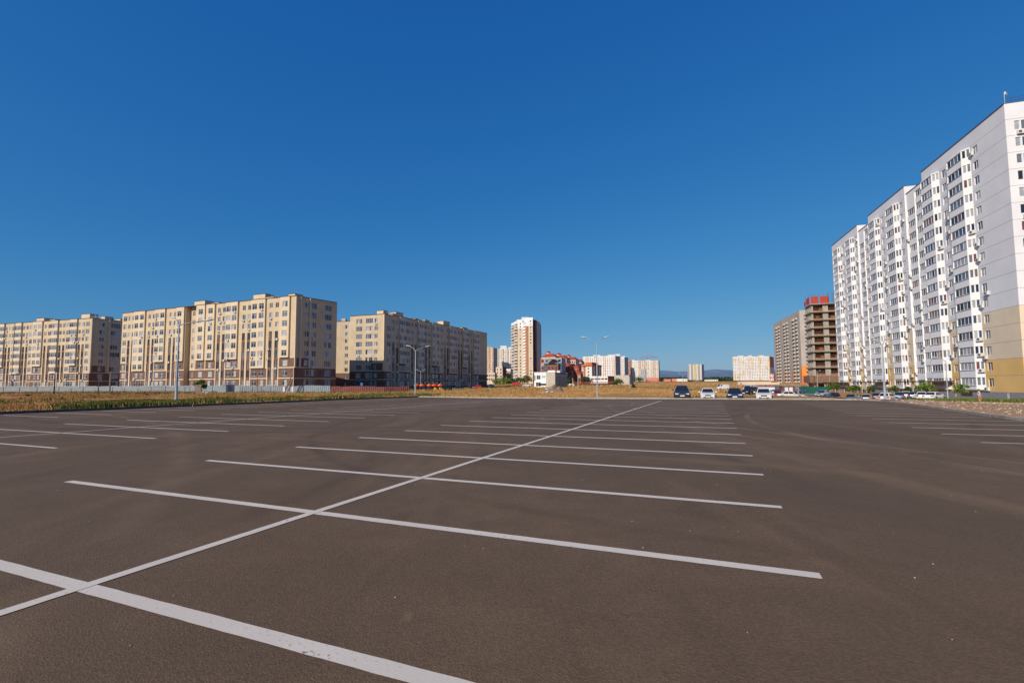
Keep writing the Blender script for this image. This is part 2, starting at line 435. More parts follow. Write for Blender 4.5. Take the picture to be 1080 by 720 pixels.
def ac_mesh():
    m = MB(); m.box((0, -.2, 0), (.95, .34, .62), AC)
    pts = [(-.15+.24*cos(2*pi*i/12), -.374, .24*sin(2*pi*i/12)) for i in range(12)]; m.poly(pts, ACF); m.box((0, -.02, -.36), (.7, .3, .05), METAL)
    return m.mesh('air_conditioner')
ACM = ac_mesh()
def put_balconies(root, lst, limit=100):
    """lst: (plane, u, v, w, size, material)"""
    cache = {}; rest = MB()
    for k, (pl, u, v, w, d, m) in enumerate(lst):
        pos = Vector(pl.p(u, v, w))-root.location
        if k < limit:
            key = (tuple(round(q, 2) for q in d), m.name)
            if key not in cache: q = MB(); q.box((0, 0, 0), d, m); cache[key] = q.mesh('balcony')
            link('balcony', cache[key], root, pos, pl.ang)
        else: rest.box(pos, d, m, pl.ang)
    if rest.f: tag(rest.build('balconies', root), kind='stuff')
def put_ac(root, lst):
    for pl, u, v, w in lst[:100]: link('air_conditioner', ACM, root, Vector(pl.p(u, v, w))-root.location, pl.ang)

def rel(mb, root):          # shift a world-space mesh so that it sits under its root
    b = root.location; mb.v = [(x-b.x, y-b.y, z-b.z) for x, y, z in mb.v]; return mb

# ------------------------------------------------------------------ the big white slab block on the right
def right_block():
    C = Vector((81.8, 77.0)); d = Vector((.2995, .9541)).normalized(); nn = Vector((-d.y, d.x))
    root = thing('apartment_building', 'tall white panel apartment block with glazed bays and ochre lower floors, nearest on the right', 'building', (C.x, C.y, -.85))
    F = Plane(C, d, nn); EF = Plane(C, -nn, -d)
    H = 47.76; fl = [.1+2.81*i for i in range(17)]
    def cc(v): return OCHRE if .1 < v < 5.62 else BEIGE if .1 < v < 14.1 else GREYP if v < .1 else WHITE_P
    seam = [(z-.03, z+.03) for z in fl[1:]]
    def mf(u, v):
        for a, b in seam:
            if a < v < b: return SEAM
        return cc(v)
    cuts = [.1, 5.72, 14.15]+[c for s in seam for c in s]
    wall = MB(); specs = []; acs = []
    wins = {0: [8.3, 18.6], 1: [37.0, 47.3], 2: [65.3, 75.7]}
    secs = [(0, 27), (35, 56), (64, 86)]
    bays = [(9.7, 16.2), (20.2, 26.3), (37.9, 43.8), (48.9, 54.7), (66.6, 72.2), (77.2, 83.2)]; BW = .85
    for k, (a, b) in enumerate(secs):
        hl = []
        for u in wins[k]:
            for i in range(16):
                z = fl[i]+1.65; hl.append((u-.72, u+.72, z-.75, z+.75)); specs.append((F, u, z, 0, 1.44, 1.5, 2, False))
                if random.random() < .38: acs.append((F, u-.9+random.choice((0, 1.7)), z-1.15 if random.random() < .6 else z-.4, .02))
        facade(wall, F, a, b, -.85, H, hl, mf, 0, .22, cuts)
        # returns of the section
        for u, sg in ((a, -1), (b, 1)):
            if u in (0,): continue
            wall.poly([F.p(u, -.85, 0), F.p(u, -.85, -3), F.p(u, H, -3), F.p(u, H, 0)], WHITE_P)
        wall.poly([F.p(a, H, 0), F.p(b, H, 0), F.p(b, H, -14), F.p(a, H, -14)], ROOFC)
        wall.poly([F.p(a, 40, -14), F.p(b, 40, -14), F.p(b, H, -14), F.p(a, H, -14)], WHITE_P)
    # recessed strips of loggias
    for a, b in ((27, 35), (56, 64)):
        hl = []
        for j, u in enumerate((a+2.2, a+6.1)):
            for i in range(16):
                z = fl[i]+1.95+(-.35 if j else 0.)
                if i < 15 or j == 0:
                    hl.append((u-1.65, u+1.65, z-.75, z+.75)); specs.append((F, u, z, -.3, 3.3, 1.5, 4, False))
                if random.random() < .22: acs.append((F, u+random.choice((-1.7, 1.7)), z-.6, -.28))
        def mg(u, v): return cc(v) if v < .1 else WHITE_B
        facade(wall, F, a, b, -.85, H-1.9, hl, mg, -.3, .15)
        wall.poly([F.p(a, H-1.9, -.3), F.p(b, H-1.9, -.3), F.p(b, H-1.9, -14), F.p(a, H-1.9, -14)], ROOFC)
        wall.box((0, 0, 0), (1, 1, 1), WHITE_B, M=Matrix.Translation(F.p((a+b)/2, (H-2)/2, -.28)) @ Matrix.Rotation(F.ang, 4, 'Z') @ Matrix.Diagonal((.14, .2, H-4, 1)))
        wall.poly([F.p(a, 40, -14), F.p(b, 40, -14), F.p(b, H-1.9, -14), F.p(a, H-1.9, -14)], WHITE_P)
    # end wall
    hl = []
    for u, ww in ((1.5, .72), (2.42, .78)):
        for i in range(16):
            z = fl[i]+1.7; hl.append((u-ww/2, u+ww/2, z-.75, z+.75)); specs.append((EF, u, z, 0, ww, 1.5, 1, False))
            if u < 3 and random.random() < .5: acs.append((EF, u+.3, z-1.3, .02))
    for u in (7, 11.2):
        for i in range(16):
            z = fl[i]+1.7; hl.append((u-.8, u+.8, z-.75, z+.75)); specs.append((EF, u, z, 0, 1.6, 1.5, 2, False))
    facade(wall, EF, 0, 14, -.85, H, hl, mf, 0, .22, cuts)
    far = F.p(86, 0, 0)
    wall.poly([F.p(86, -.85, 0), F.p(86, -.85, -14), F.p(86, H, -14), F.p(86, H, 0)], WHITE_P)
    rel(wall, root).build('wall', root)
    # bays
    for a, b in bays:
        m = MB(); ff = Plane(F.p(a+1.15, 0, BW)[:2], d, nn)
        q0 = Vector(F.p(a, 0, 0)[:2]); q1 = Vector(F.p(a+1.15, 0, BW)[:2]); e1 = (q1-q0); L1 = e1.length; e1.normalize()
        sn = Vector((-e1.y, e1.x)); cf = Plane(q0, e1, sn)
        q2 = Vector(F.p(b-.5, 0, BW)[:2]); q3 = Vector(F.p(b, 0, 0)[:2]); L0 = (q2-q1).length
        top = fl[16]; bot = .45
        hf = []; hc = []
        for i in range(16):
            z = fl[i]+1.88; hf.append((.12, L0-.12, z-.72, z+.72)); specs.append((ff, L0/2, z, 0, L0-.24, 1.44, 4, False))
            for c in ((.12, .64), (.76, 1.32)):
                hc.append((c[0], c[1], z-.72, z+.72)); specs.append((cf, sum(c)/2, z, 0, c[1]-c[0], 1.44, 1, False))
            if random.random() < .16: acs.append((cf, .4, fl[i]+1.0, .02))
        LEDGE = SEAM
        def mb_(u, v):
            for z in fl:
                if z+1.06 < v < z+1.16: return SEAM
            return WHITE_B
        vc = [z+1.065 for z in fl]+[z+1.155 for z in fl]
        facade(m, ff, 0, L0, bot, top, hf, mb_, 0, .12)
        facade(m, cf, 0, L1, bot, top, hc, lambda u, v: WHITE_B, 0, .12)
        m.poly([(q2.x, q2.y, bot), (q3.x, q3.y, bot), (q3.x, q3.y, top), (q2.x, q2.y, top)], WHITE_B)
        for z in (bot, top): m.poly([(q0.x, q0.y, z), (q1.x, q1.y, z), (q2.x, q2.y, z), (q3.x, q3.y, z)], WHITE_B)
        # thin sill ledges under every glazed band
        for i in range(16):
            z = fl[i]+1.1
            c = ff.p(L0/2, z, .03); m.box(c, (L0+.06, .08, .07), METAL, ff.ang)
        rel(m, root).build('bay', root)
    put_windows(root, specs, True, 100, gw=(2.4, 2.4, 3.2, 1, 4.2, .5), nvar=14)
    random.shuffle(acs); put_ac(root, acs)
    # parapet trims
    m = MB()
    for a, b, h, w in ((0, 27, H, 0), (35, 56, H, 0), (64, 86, H, 0), (27, 35, H-1.9, -.3), (56, 64, H-1.9, -.3)):
        m.box(F.p((a+b)/2, h+.06, w-.05), (b-a, .3, .12), DKBROWN, F.ang)
    m.box(EF.p(7, h+2, -.05) if False else EF.p(7, H+.06, -.2), (13.6, .3, .12), DKBROWN, EF.ang)
    rel(m, root).build('parapet_cap', root)
    m = MB()
    for i in range(14):
        p = EF.p(i*1.0+.2, H+.1, -.3); m.tube([p, (p[0], p[1], H+1.1)], .03, DKBROWN, 5)
    for z in (H+.6, H+1.1): m.tube([EF.p(.2, z, -.3), EF.p(13.2, z, -.3)], .03, DKBROWN, 5)
    rel(m, root).build('roof_railing', root)
    m = MB(); p = F.p(1.2, H, -.8); m.tube([p, (p[0], p[1], H+2.6)], .05, METAL, 6)
    m.box((p[0]+.3, p[1], H+2.4), (.7, .12, .5), AC, .5); rel(m, root).build('antenna', root)
    # entrance canopies
    DK = mat('canopy_dark', (.07, .045, .04), .8, .2)
    for a, b in ((19.2, 33.5), (48, 60.5), (75, 86)):
        m = MB(); m.box(F.p((a+b)/2, 2.05, 2.3), (b-a, 4.2, .22), DK, F.ang)
        for q in range(5):
            u = a+.5+(b-a-1)*q/4; pp = F.p(u, 0, 4.1); m.box((pp[0], pp[1], .65), (.25, .25, 2.8), CONC, F.ang)
        rel(m, root).build('entrance_canopy', root)
    m = MB()
    for i in range(6):
        m = MB(); m.box(F.p(3+i*14.5, -.4, 3.0), (9, .3, .9), GREYP, F.ang); rel(m, root).build('basement_wall', root)
right_block()

# ------------------------------------------------------------------ the three cream blocks on the left
def rows9(top): return [top-2.25-3.0*r for r in range(9)]
def cream_block(label, C, le, L, ee, EL, cols, proj, endcols, huts, H=29.0, rec=(), b6=(), base=-.3, group='cream apartment blocks behind the metal fence', ends=(), limit=100):
    root = thing('apartment_building', label, 'building', (C[0], C[1], base), 0, None)
    C = Vector(C); le = Vector(le).normalized(); ee = Vector(ee).normalized()
    ln = Vector((le.y, -le.x));  ln = ln if ln.dot(C) < 0 else -ln
    en = Vector((ee.y, -ee.x));  en = en if en.dot(le) < 0 else -en
    LF = Plane(C, le, ln); EF = Plane(C, ee, en)
    zc = rows9(H); wall = MB(); specs = []; acs = []
    fr = [c for c, k in cols if k == 'F']
    def mf(u, v):
        if v > 10.35:
            for c in fr:
                if abs(u-c) < .72 and v < zc[3]-.8: return BROWN
            return CREAM
        for c in fr:
            if .86 < abs(u-c) < 1.2: return CREAM_L
            if abs(u-c) <= .86: return BROWN
        if 7.15 < v < 7.5 or 3.95 < v < 4.25 or v > 10.2: return CREAM_L
        if v >= 7.5: return BROWN if any(a < u < b for a, b in b6) else CREAM
        return BROWN
    def holes_for(u0, u1, v0, v1, w):
        hl = []
        for c, k in cols:
            if not (u0 < c < u1): continue
            for r in range(9):
                z = zc[r]
                if not (v0 < z < v1): continue
                if k == 'F' and 3 <= r < 8: ww, hh, zz, li = 1.3, 2.25, z-.2, 2
                elif k == 'W': ww, hh, zz, li = 2.5, 1.65, z, 3
                elif k == 'S': ww, hh, zz, li = 1.3, 1.55, z, 2
                elif k == 'F': ww, hh, zz, li = 1.35, 1.6, z, 2
                else: ww, hh, zz, li = 2.1, 1.8, z, 2
                hl.append((c-ww/2, c+ww/2, zz-hh/2, zz+hh/2)); specs.append((LF, c, zz, w, ww, hh, li, k != 'F'))
                if random.random() < (.28 if k == 'F' else .10): acs.append((LF, c+random.uniform(-.7, .7), zz-hh/2-.35, w+.02))
        return hl
    covered = proj+[(a, b, -9) for a, b in rec]
    cut = sorted(set([0, L]+[a for p in proj for a in p[:2]]+[a for p in rec for a in p]))
    uc = [c+s for c in fr for s in (-1.2, -.86, .86, 1.2, -.72, .72)]+[a for p in b6 for a in p]
    vc = [10.2, 10.35, 7.15, 7.5, 3.95, 4.25, zc[3]-.8]
    for a, b in zip(cut, cut[1:]):
        if b-a < .05: continue
        um = (a+b)/2; pj = [p for p in proj if p[0] < um < p[1]]; rc = [p for p in rec if p[0] < um < p[1]]
        if rc:
            facade(wall, LF, a, b, base, H, holes_for(a, b, base, H, -1.6), mf, -1.6, .18, vc, uc)
            for u in (a, b): wall.poly([LF.p(u, base, 0), LF.p(u, base, -1.6), LF.p(u, H, -1.6), LF.p(u, H, 0)], CREAM)
        elif pj:
            zb = pj[0][2]
            facade(wall, LF, a, b, base, zb, holes_for(a, b, base, zb, 0), lambda u, v: (BROWN if v > 7.5 or v < 3.95 or 4.25 < v < 7.15 else CREAM_L), 0, .18, vc, uc)
            facade(wall, LF, a, b, zb, H+.01, holes_for(a, b, zb, H, .5), lambda u, v: CREAM_L, .5, .18, (), ())
            for u in (a, b): wall.poly([LF.p(u, zb, 0), LF.p(u, zb, .5), LF.p(u, H+.01, .5), LF.p(u, H+.01, 0)], CREAM)
            for z in (zb, H+.01): wall.poly([LF.p(a, z, 0), LF.p(b, z, 0), LF.p(b, z, .5), LF.p(a, z, .5)], CREAM)
            c = LF.p(b+.02, (zb+H)/2, .12); wall.box(c, (.22, .34, H-zb), DKBROWN, LF.ang)
        else:
            facade(wall, LF, a, b, base, H, holes_for(a, b, base, H, 0), mf, 0, .18, vc, uc)
    # end facade
    hl = []
    for c, ww, k in endcols:
        for r in range(9):
            z = zc[r]
            if k == 'G' and r > 6: continue
            hh = 1.7 if k != 'L' else 1.9
            hl.append((c-ww/2, c+ww/2, z-hh/2, z+hh/2)); specs.append((EF, c, z, 0, ww, hh, 4 if ww > 2 else 2, False))
            if random.random() < .15: acs.append((EF, c, z-hh/2-.35, .02))
    def me(u, v):
        if v < 3.9 or 4.2 < v < 7.15: return BROWN
        if 7.5 < v < 10.2 and ends[0] < u < ends[1]: return BROWN
        return CREAM
    facade(wall, EF, 0, EL, base, H, hl, me, 0, .18, [3.9, 4.2, 7.15, 7.5, 10.2], [ends[0], ends[1]])
    for u, w in ends[2:]:
        c = EF.p(u, (H-7.2)/2+7.2, w/2); wall.box(c, (.5, w, H-7.2), CREAM_L, EF.ang)
    # back and roof
    a = LF.p(0, H, 0); b = LF.p(L, H, 0); c = tuple(Vector(b)+Vector((*(ee*EL), 0))); e = tuple(Vector(a)+Vector((*(ee*EL), 0)))
    wall.poly([a, b, c, e], ROOFC)
    wall.poly([b, c, (c[0], c[1], base), (b[0], b[1], base)], CREAM); wall.poly([c, e, (e[0], e[1], base), (c[0], c[1], base)], CREAM)
    rel(wall, root).build('wall', root)
    put_windows(root, specs, False, limit, gw=(2.2, 2.2, 3.6, 1.1, 3.8, .1), nvar=20)
    random.shuffle(acs); put_ac(root, acs)
    m = MB()
    for i in (0,):
        m.box(LF.p(L/2, H+.08, -.12), (L, .5, .18), DKBROWN, LF.ang); m.box(EF.p(EL/2, H+.081, -.12), (EL-.3, .5, .18), DKBROWN, EF.ang)
    for p in proj: m.box(LF.p((p[0]+p[1])/2, H+.075, .33), (p[1]-p[0]+.1, .5, .17), DKBROWN, LF.ang)
    rel(m, root).build('parapet_cap', root)
    for u, w0, sx, h in huts:
        m = MB(); h *= .72; sx *= .82; m.box(LF.p(u, H+h/2, -w0), (sx, 3.2, h), CREAM_L, LF.ang); m.box(LF.p(u, H+h+.05, -w0), (sx+.2, 3.4, .1), DKBROWN, LF.ang)
        rel(m, root).build('stair_tower', root)
    m = MB(); u = huts[0][0]
    m.tube([LF.p(u-5, H, -4), LF.p(u-5, H+2.2, -4)], .06, METAL, 5); m.tube([LF.p(u-3, H+1.2, -3), LF.p(u-9, H+1.2, -3)], .05, METAL, 5)
    for q in range(5): m.tube([LF.p(u-3-q*1.5, H, -3), LF.p(u-3-q*1.5, H+1.2, -3)], .05, METAL, 5)
    rel(m, root).build('roof_rail', root)
    return root, LF, EF
E2 = [(4.0, 1.5, 'S'), (6.0, 2.7, 'L'), (11.7, 2.5, 'L')]
b2cols = [(84.2, 'N'), (81.7, 'F'), (79.3, 'F'), (76.7, 'N'), (73.6, 'N'), (70.0, 'F'), (67.6, 'F'), (64.9, 'N'), (62.2, 'N'), (58.3, 'F'), (55.9, 'F'), (53.0, 'N'), (48.4, 'S'), (46.0, 'N'),
          (42.1, 'N'), (37.2, 'N'), (33.6, 'F'), (31.2, 'F'), (28.6, 'N'), (25.9, 'N'), (22.0, 'F'), (19.6, 'F'), (16.8, 'N'), (13.8, 'N'), (10.2, 'F'), (7.6, 'F'), (3.8, 'N')]
root, LF2, EF2 = cream_block('long cream and brown apartment block, middle of the left row, behind the left lamp post', (-65.68, 145), (-80.2, 33.5), 86, (7.7, 12), 14.9, b2cols,
    [(72.0, 80.4-2.0, 7.3), (60.8, 66.3, 10.35), (50.6, 54.7, 10.35), (40.0, 44.3, 10.35), (35.3, 39.4, 10.35), (24.4, 29.9, 10.35), (12.2, 18.3, 7.3), (2.0, 5.9, 10.35)],
    E2, [(19.6, 5, 6.5, 3.6), (48.5, 5, 6.5, 3.4), (15, 5, 4.2, 2.0), (6.5, 6, 3.5, 2.6), (42, 6, 4.5, 2.2)], rec=[(44.6, 50.3)], b6=[(50.4, 55), (60.5, 66.5), (40, 44.4), (30, 39.5), (0, 6.2), (24.2, 30), (82.6, 86)], ends=(0, 5.3, (0.25, .3), (1.8, .35), (5.0, .4)))
def periodic(L, s0=0., mod=11.6):
    cols = []; pr = []; b6 = []; u = s0; i = 0
    while u+mod <= L+1:
        cols += [(u+1.5, 'N'), (u+4.0, 'F'), (u+6.2, 'F'), (u+8.3, 'N'), (u+10.5, 'N')] if i % 3 != 2 else [(u+1.6, 'F'), (u+4.0, 'F'), (u+6.8, 'N'), (u+9.6, 'N')]
        zb = 10.35 if i % 2 == 0 else 7.3
        a0 = 7.3 if i % 3 != 2 else 5.5
        pr.append((u+a0, min(L-.1, u+11.4), zb)); b6.append((u+a0, min(L-.1, u+11.4))); u += mod; i += 1
    return cols, pr, b6
c1, p1, q1 = periodic(92, .6)
cream_block('cream and brown apartment block cut off by the left edge of the photo', (-168.62, 192), (-55, 17.4), 95, (5.5, 11), 14, c1, p1, [(3.6, 1.7, 'S'), (8.3, 3.4, 'L')],
    [(9.5, 5, 6.2, 3.6), (4, 8, 3, 2.4), (38, 5, 6, 3), (30, 5, 4, 1.8), (1.5, 11, 8, 1.2)], H=29.2, b6=q1, ends=(0, 5.2, (.3, .3), (6.0, .5)), rec=[(46.8, 48.3)])
c3, p3, q3 = periodic(78, 1.0)
cream_block('cream apartment block whose long side lies in shadow, right end of the left row', (-48.32, 182), (35.2, 69.8), 78.2, (-14.9, 5.4), 16.0, c3, p3, [(11.7, 2.7, 'L'), (7.0, 3.2, 'L'), (3.9, 1.5, 'S')],
    [(12.5, 5, 5.5, 3.4), (9.5, 5, 3, 2.2), (31, 5, 4, 2.2), (46, 5, 6.5, 3.8), (3, 4, 3, 2.6), (24, 5, 3.5, 1.8), (62, 5, 6, 2)], H=28.85, b6=q3, ends=(0, 6.2, (.3, .3)))
# the wing seen in the gap between them
def wing():
    P = Vector((-75.2, 202)); root = thing('apartment_building', 'narrow cream wing seen in the gap between two cream apartment blocks', 'building', (P.x, P.y, 0))
    m = MB(); e = Vector((1, -.12)).normalized(); F = Plane(P, e, (e.y, -e.x)); S = Plane(P+e*4.6, Vector((.1, 1)), (1, -.1))
    hl = [(5.2, 6.6, z-.8, z+.8) for z in rows9(28.6)]
    sp = [(F, 5.9, z, 0, 1.4, 1.6, 2, False) for z in rows9(28.6)]
    facade(m, F, 0, 8.5, 0, 28.6, hl, lambda u, v: BROWN if v < 7 else (CREAM_L if u < 1.2 or u > 6.8 else CREAM), 0, .2, [7], [1.2, 6.8])
    a, b = F.p(0, 0), F.p(8.5, 0); n = e
    m.prism([a[:2], b[:2], (b[0]+2, b[1]+12), (a[0]+2, a[1]+12)], 28.6, 28.9, DKBROWN); m.poly([a, (a[0]+2, a[1]+12, 0), (a[0]+2, a[1]+12, 28.6), (a[0], a[1], 28.6)], CREAM); m.poly([b, (b[0]+2, b[1]+12, 0), (b[0]+2, b[1]+12, 28.6), (b[0], b[1], 28.6)], CREAM)
    m.box((a[0]+3.4, a[1]+3, 29.6), (1.6, 2, 1.4), CREAM_L)
    rel(m, root).build('wall', root); put_windows(root, sp)
wing()

# ------------------------------------------------------------------ generic distant block
def block(label, A, B, C, z0, H, front, side, name='apartment_building', cat='building', roofm=ROOFC, extra=None, gw=(4, 2, 2, 1, 3, .1), limit=100, lights=1, group=None):
    """A-B is the facade to the viewer, B-C the side; front/side: dict(n, w, h, floors, mf)"""
    A, B, C = Vector(A), Vector(B), Vector(C); D = A+C-B
    root = thing(name, label, cat, (A.x, A.y, z0), 0, group)
    cen = (A+C)/2; m = MB(); specs = []
    for (P, Q, f) in ((A, B, front), (B, C, side)):
        if f is None:
            m.poly([(P.x, P.y, z0), (Q.x, Q.y, z0), (Q.x, Q.y, z0+H), (P.x, P.y, z0+H)], front['mf'](0, H/2)); continue
        e = (Q-P); L = e.length; e.normalize(); n = Vector((e.y, -e.x)); n = n if (P-cen).dot(n) > 0 else -n
        pl = Plane(P, e, n); fh = f.get('fh', 2.9); nf = f.get('floors', int((H-1.5)/fh)); hl = []; us = f.get('us') or [L*(i+.5)/f['n'] for i in range(f['n'])]
        for u in us:
            for i in range(nf):
                z = z0+H-f.get('top', 2.3)-fh*i
                if f.get('skip') and f['skip'](u, z, i): continue
                w, h = f['w'], f['h']; hl.append((u-w/2, u+w/2, z-h/2, z+h/2)); specs.append((pl, u, z, 0, w, h, lights, False))
        facade(m, pl, 0, L, z0, z0+H, hl, f['mf'], 0, .25, [z0+v for v in f.get('vc', ())], f.get('uc', ()))
    for P, Q in ((C, D), (D, A)): m.poly([(P.x, P.y, z0), (Q.x, Q.y, z0), (Q.x, Q.y, z0+H), (P.x, P.y, z0+H)], (side or front)['mf'](0, z0+H/2))
    m.poly([(p.x, p.y, z0+H) for p in (A, B, C, D)], roofm)
    rel(m, root).build('wall', root); put_windows(root, specs, gw=gw, limit=limit)
    if extra: extra(root)
    return root
def huts(lst, m=WHITE_P):
    def f(root):
        for x, y, z, sx, sy, h in lst:
            k = MB(); k.box((x, y, z+h/2), (sx, sy, h), m); rel(k, root).build('roof_hut', root)
    return f
PINK = mat('pink_brick', (.42, .27, .2), .9, .12, .2); TAN = mat('tan_brick', (.57, .46, .34), .9, .1, .2)
PALE = mat('pale_wall', (.68, .66, .64), .85, .06, .1); BROWNT = mat('tower_brown', (.33, .155, .1), .9, .08, .2)
DUSK = mat('deep_shade', (.06, .035, .04), .9, .2); GREYW = mat('grey_wall', (.33, .34, .36), .9, .1, .2)  # both also paint shade into recesses and the sunless sides of paler blocks
BRICKR = mat('red_brick', (.34, .12, .07), .9, .15, .3); ORANGE = mat('orange_brick', (.46, .14, .06), .9, .15, .3); REDR = mat('red_roof', (.36, .05, .035), .75, .15, .4)
YEL = mat('yellow_panel', (.68, .47, .14), .85, .08); LPINK = mat('pale_pink_panel', (.66, .54, .45), .85, .06, .1); CORAL = mat('coral_panel', (.66, .19, .11), .85, .1)
BLUEG = mat('blue_glazing', (.08, .13, .2), .12, .2, .3, .8)

# brick tower
def tower():
    Yb = 470; z0 = 2.5; base = at(550, 404, Yb)
    root = thing('residential_tower', 'round-fronted residential tower with tall brown and beige vertical bands', 'tower', (xat(552, 470), 470, z0))
    pts = [(539.5, 488, 62.2), (543, 479, 62.8), (546.3, 474, 63.2), (551.7, 470, 64.4), (552.2, 470, 64.4), (555, 467, 64.6), (557.7, 465, 64.6), (562.3, 462, 62.5), (565.2, 466, 62.5), (566.8, 468, 61.8), (570, 478, 61)]
    kinds = ['B', 'B', 'W', 'P', 'G', 'R', 'W', 'D', 'R2', 'GR', 'GR']
    m = MB(); specs = []; bal = []; fh = 3.0
    V = [Vector((xat(x, Y), Y)) for x, Y, h in pts]
    for i in range(len(pts)-1):
        P, Q = V[i], V[i+1]; H = pts[i][2]+2.4; e = Q-P; L = e.length; e.normalize(); n = Vector((e.y, -e.x)); pl = Plane(P, e, n)
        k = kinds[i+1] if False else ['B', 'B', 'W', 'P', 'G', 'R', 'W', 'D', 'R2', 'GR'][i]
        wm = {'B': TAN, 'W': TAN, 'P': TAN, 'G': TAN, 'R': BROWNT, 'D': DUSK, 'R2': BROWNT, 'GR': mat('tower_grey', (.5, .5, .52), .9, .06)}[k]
        hl = []
        for r in range(20):
            z = H-3.6-fh*r
            if k in ('B',): hl.append((.3, L-.3, z-.7, z+.8)); specs.append((pl, L/2, z+.05, 0, L-.6, 1.5, 2, False)); bal.append((pl, L/2, z-1.15, .3, (L, .7, .95), WARMW))
            elif k in ('W',): hl.append((L/2-.8, L/2+.8, z-.8, z+.8)); specs.append((pl, L/2, z, 0, 1.6, 1.6, 1, False))
            elif k == 'G': bal.append((pl, L/2, z-.6, .5, (L*.9, 1.0, 1.15), WHITE_B))
            elif k in ('R2', 'GR') : hl.append((L/2-.6, L/2+.6, z-.8, z+.8)); specs.append((pl, L/2, z, 0, 1.2, 1.6, 1, False))
        topm = WHITE_P
        facade(m, pl, 0, L, z0, H, hl, lambda u, v: topm if v > H-8 and k in ('G', 'R', 'B', 'P', 'W') else wm, 0, .4, [H-8])
        if i: m.poly([(P.x, P.y, z0+40), (P.x+.5, P.y+12, z0+40), (P.x+.5, P.y+12, max(H, pts[i-1][2]+2.4)), (P.x, P.y, max(H, pts[i-1][2]+2.4))], TAN)
    back = [Vector((V[-1].x+2, V[-1].y+14)), Vector((V[0].x+4, V[0].y+14))]
    m.poly([(p.x, p.y, 62) for p in V+back], ROOFC)
    for P, Q in ((V[-1], back[0]), (back[0], back[1]), (back[1], V[0])): m.poly([(P.x, P.y, z0), (Q.x, Q.y, z0), (Q.x, Q.y, 63), (P.x, P.y, 63)], GREYW)
    rel(m, root).build('wall', root); put_balconies(root, bal); put_windows(root, specs)
    k = MB(); k.box((V[6].x-3, V[6].y+6, 66), (7, 6, 4), WHITE_P); k.box((V[3].x-3, V[3].y+7, 65), (6, 6, 3), WHITE_P); rel(k, root).build('roof_hut', root)
tower()

def stripes(period, *ms):
    return lambda u, v: ms[int(u/period) % len(ms)]
def P2(x, Y): return (xat(x, Y), Y)
# towers behind, left of the brick tower
block('pink and grey apartment tower just right of the shaded cream block, with balconies', P2(513, 640), P2(520.5, 630), P2(524.5, 650), 4, 47, dict(n=4, w=1.6, h=1.5, mf=lambda u, v: PINK if int(u/4) % 2 else TAN, uc=[4, 8, 12]), dict(n=2, w=1.6, h=1.5, mf=lambda u, v: GREYW), extra=huts([(xat(516, 645), 650, 51, 7, 6, 3)], GREYW))
block('white stepped apartment tower directly left of the round-fronted tower', P2(524.8, 680), P2(545, 672), P2(548, 700), 4, 49, dict(n=8, w=1.7, h=1.6, mf=lambda u, v: PALE if int(u/3.4) % 2 else TAN, uc=[3.4*i for i in range(1, 9)]), dict(n=2, w=1.6, h=1.5, mf=lambda u, v: PALE), extra=huts([(xat(531, 680), 690, 53, 9, 7, 5), (xat(538, 680), 690, 53, 5, 7, 3)]))
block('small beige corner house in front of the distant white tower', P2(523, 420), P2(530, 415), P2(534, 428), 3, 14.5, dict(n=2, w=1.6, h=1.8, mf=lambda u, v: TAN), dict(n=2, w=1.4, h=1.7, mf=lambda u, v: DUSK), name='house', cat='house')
block('dark low block between the beige house and the tower', P2(530.5, 440), P2(538.5, 436), P2(541, 450), 3, 13.5, dict(n=3, w=1.3, h=1.6, mf=lambda u, v: PALE if v > 14 else BROWNT, vc=[11]), dict(n=2, w=1.4, h=1.7, mf=lambda u, v: GREYW), name='house', cat='house')
block('beige low house tucked beside the shaded cream block', P2(513, 380), P2(522, 376), P2(524, 392), 2.5, 9, dict(n=4, w=1.4, h=1.6, mf=lambda u, v: TAN), dict(n=2, w=1.4, h=1.7, mf=lambda u, v: DUSK), name='house', cat='house')

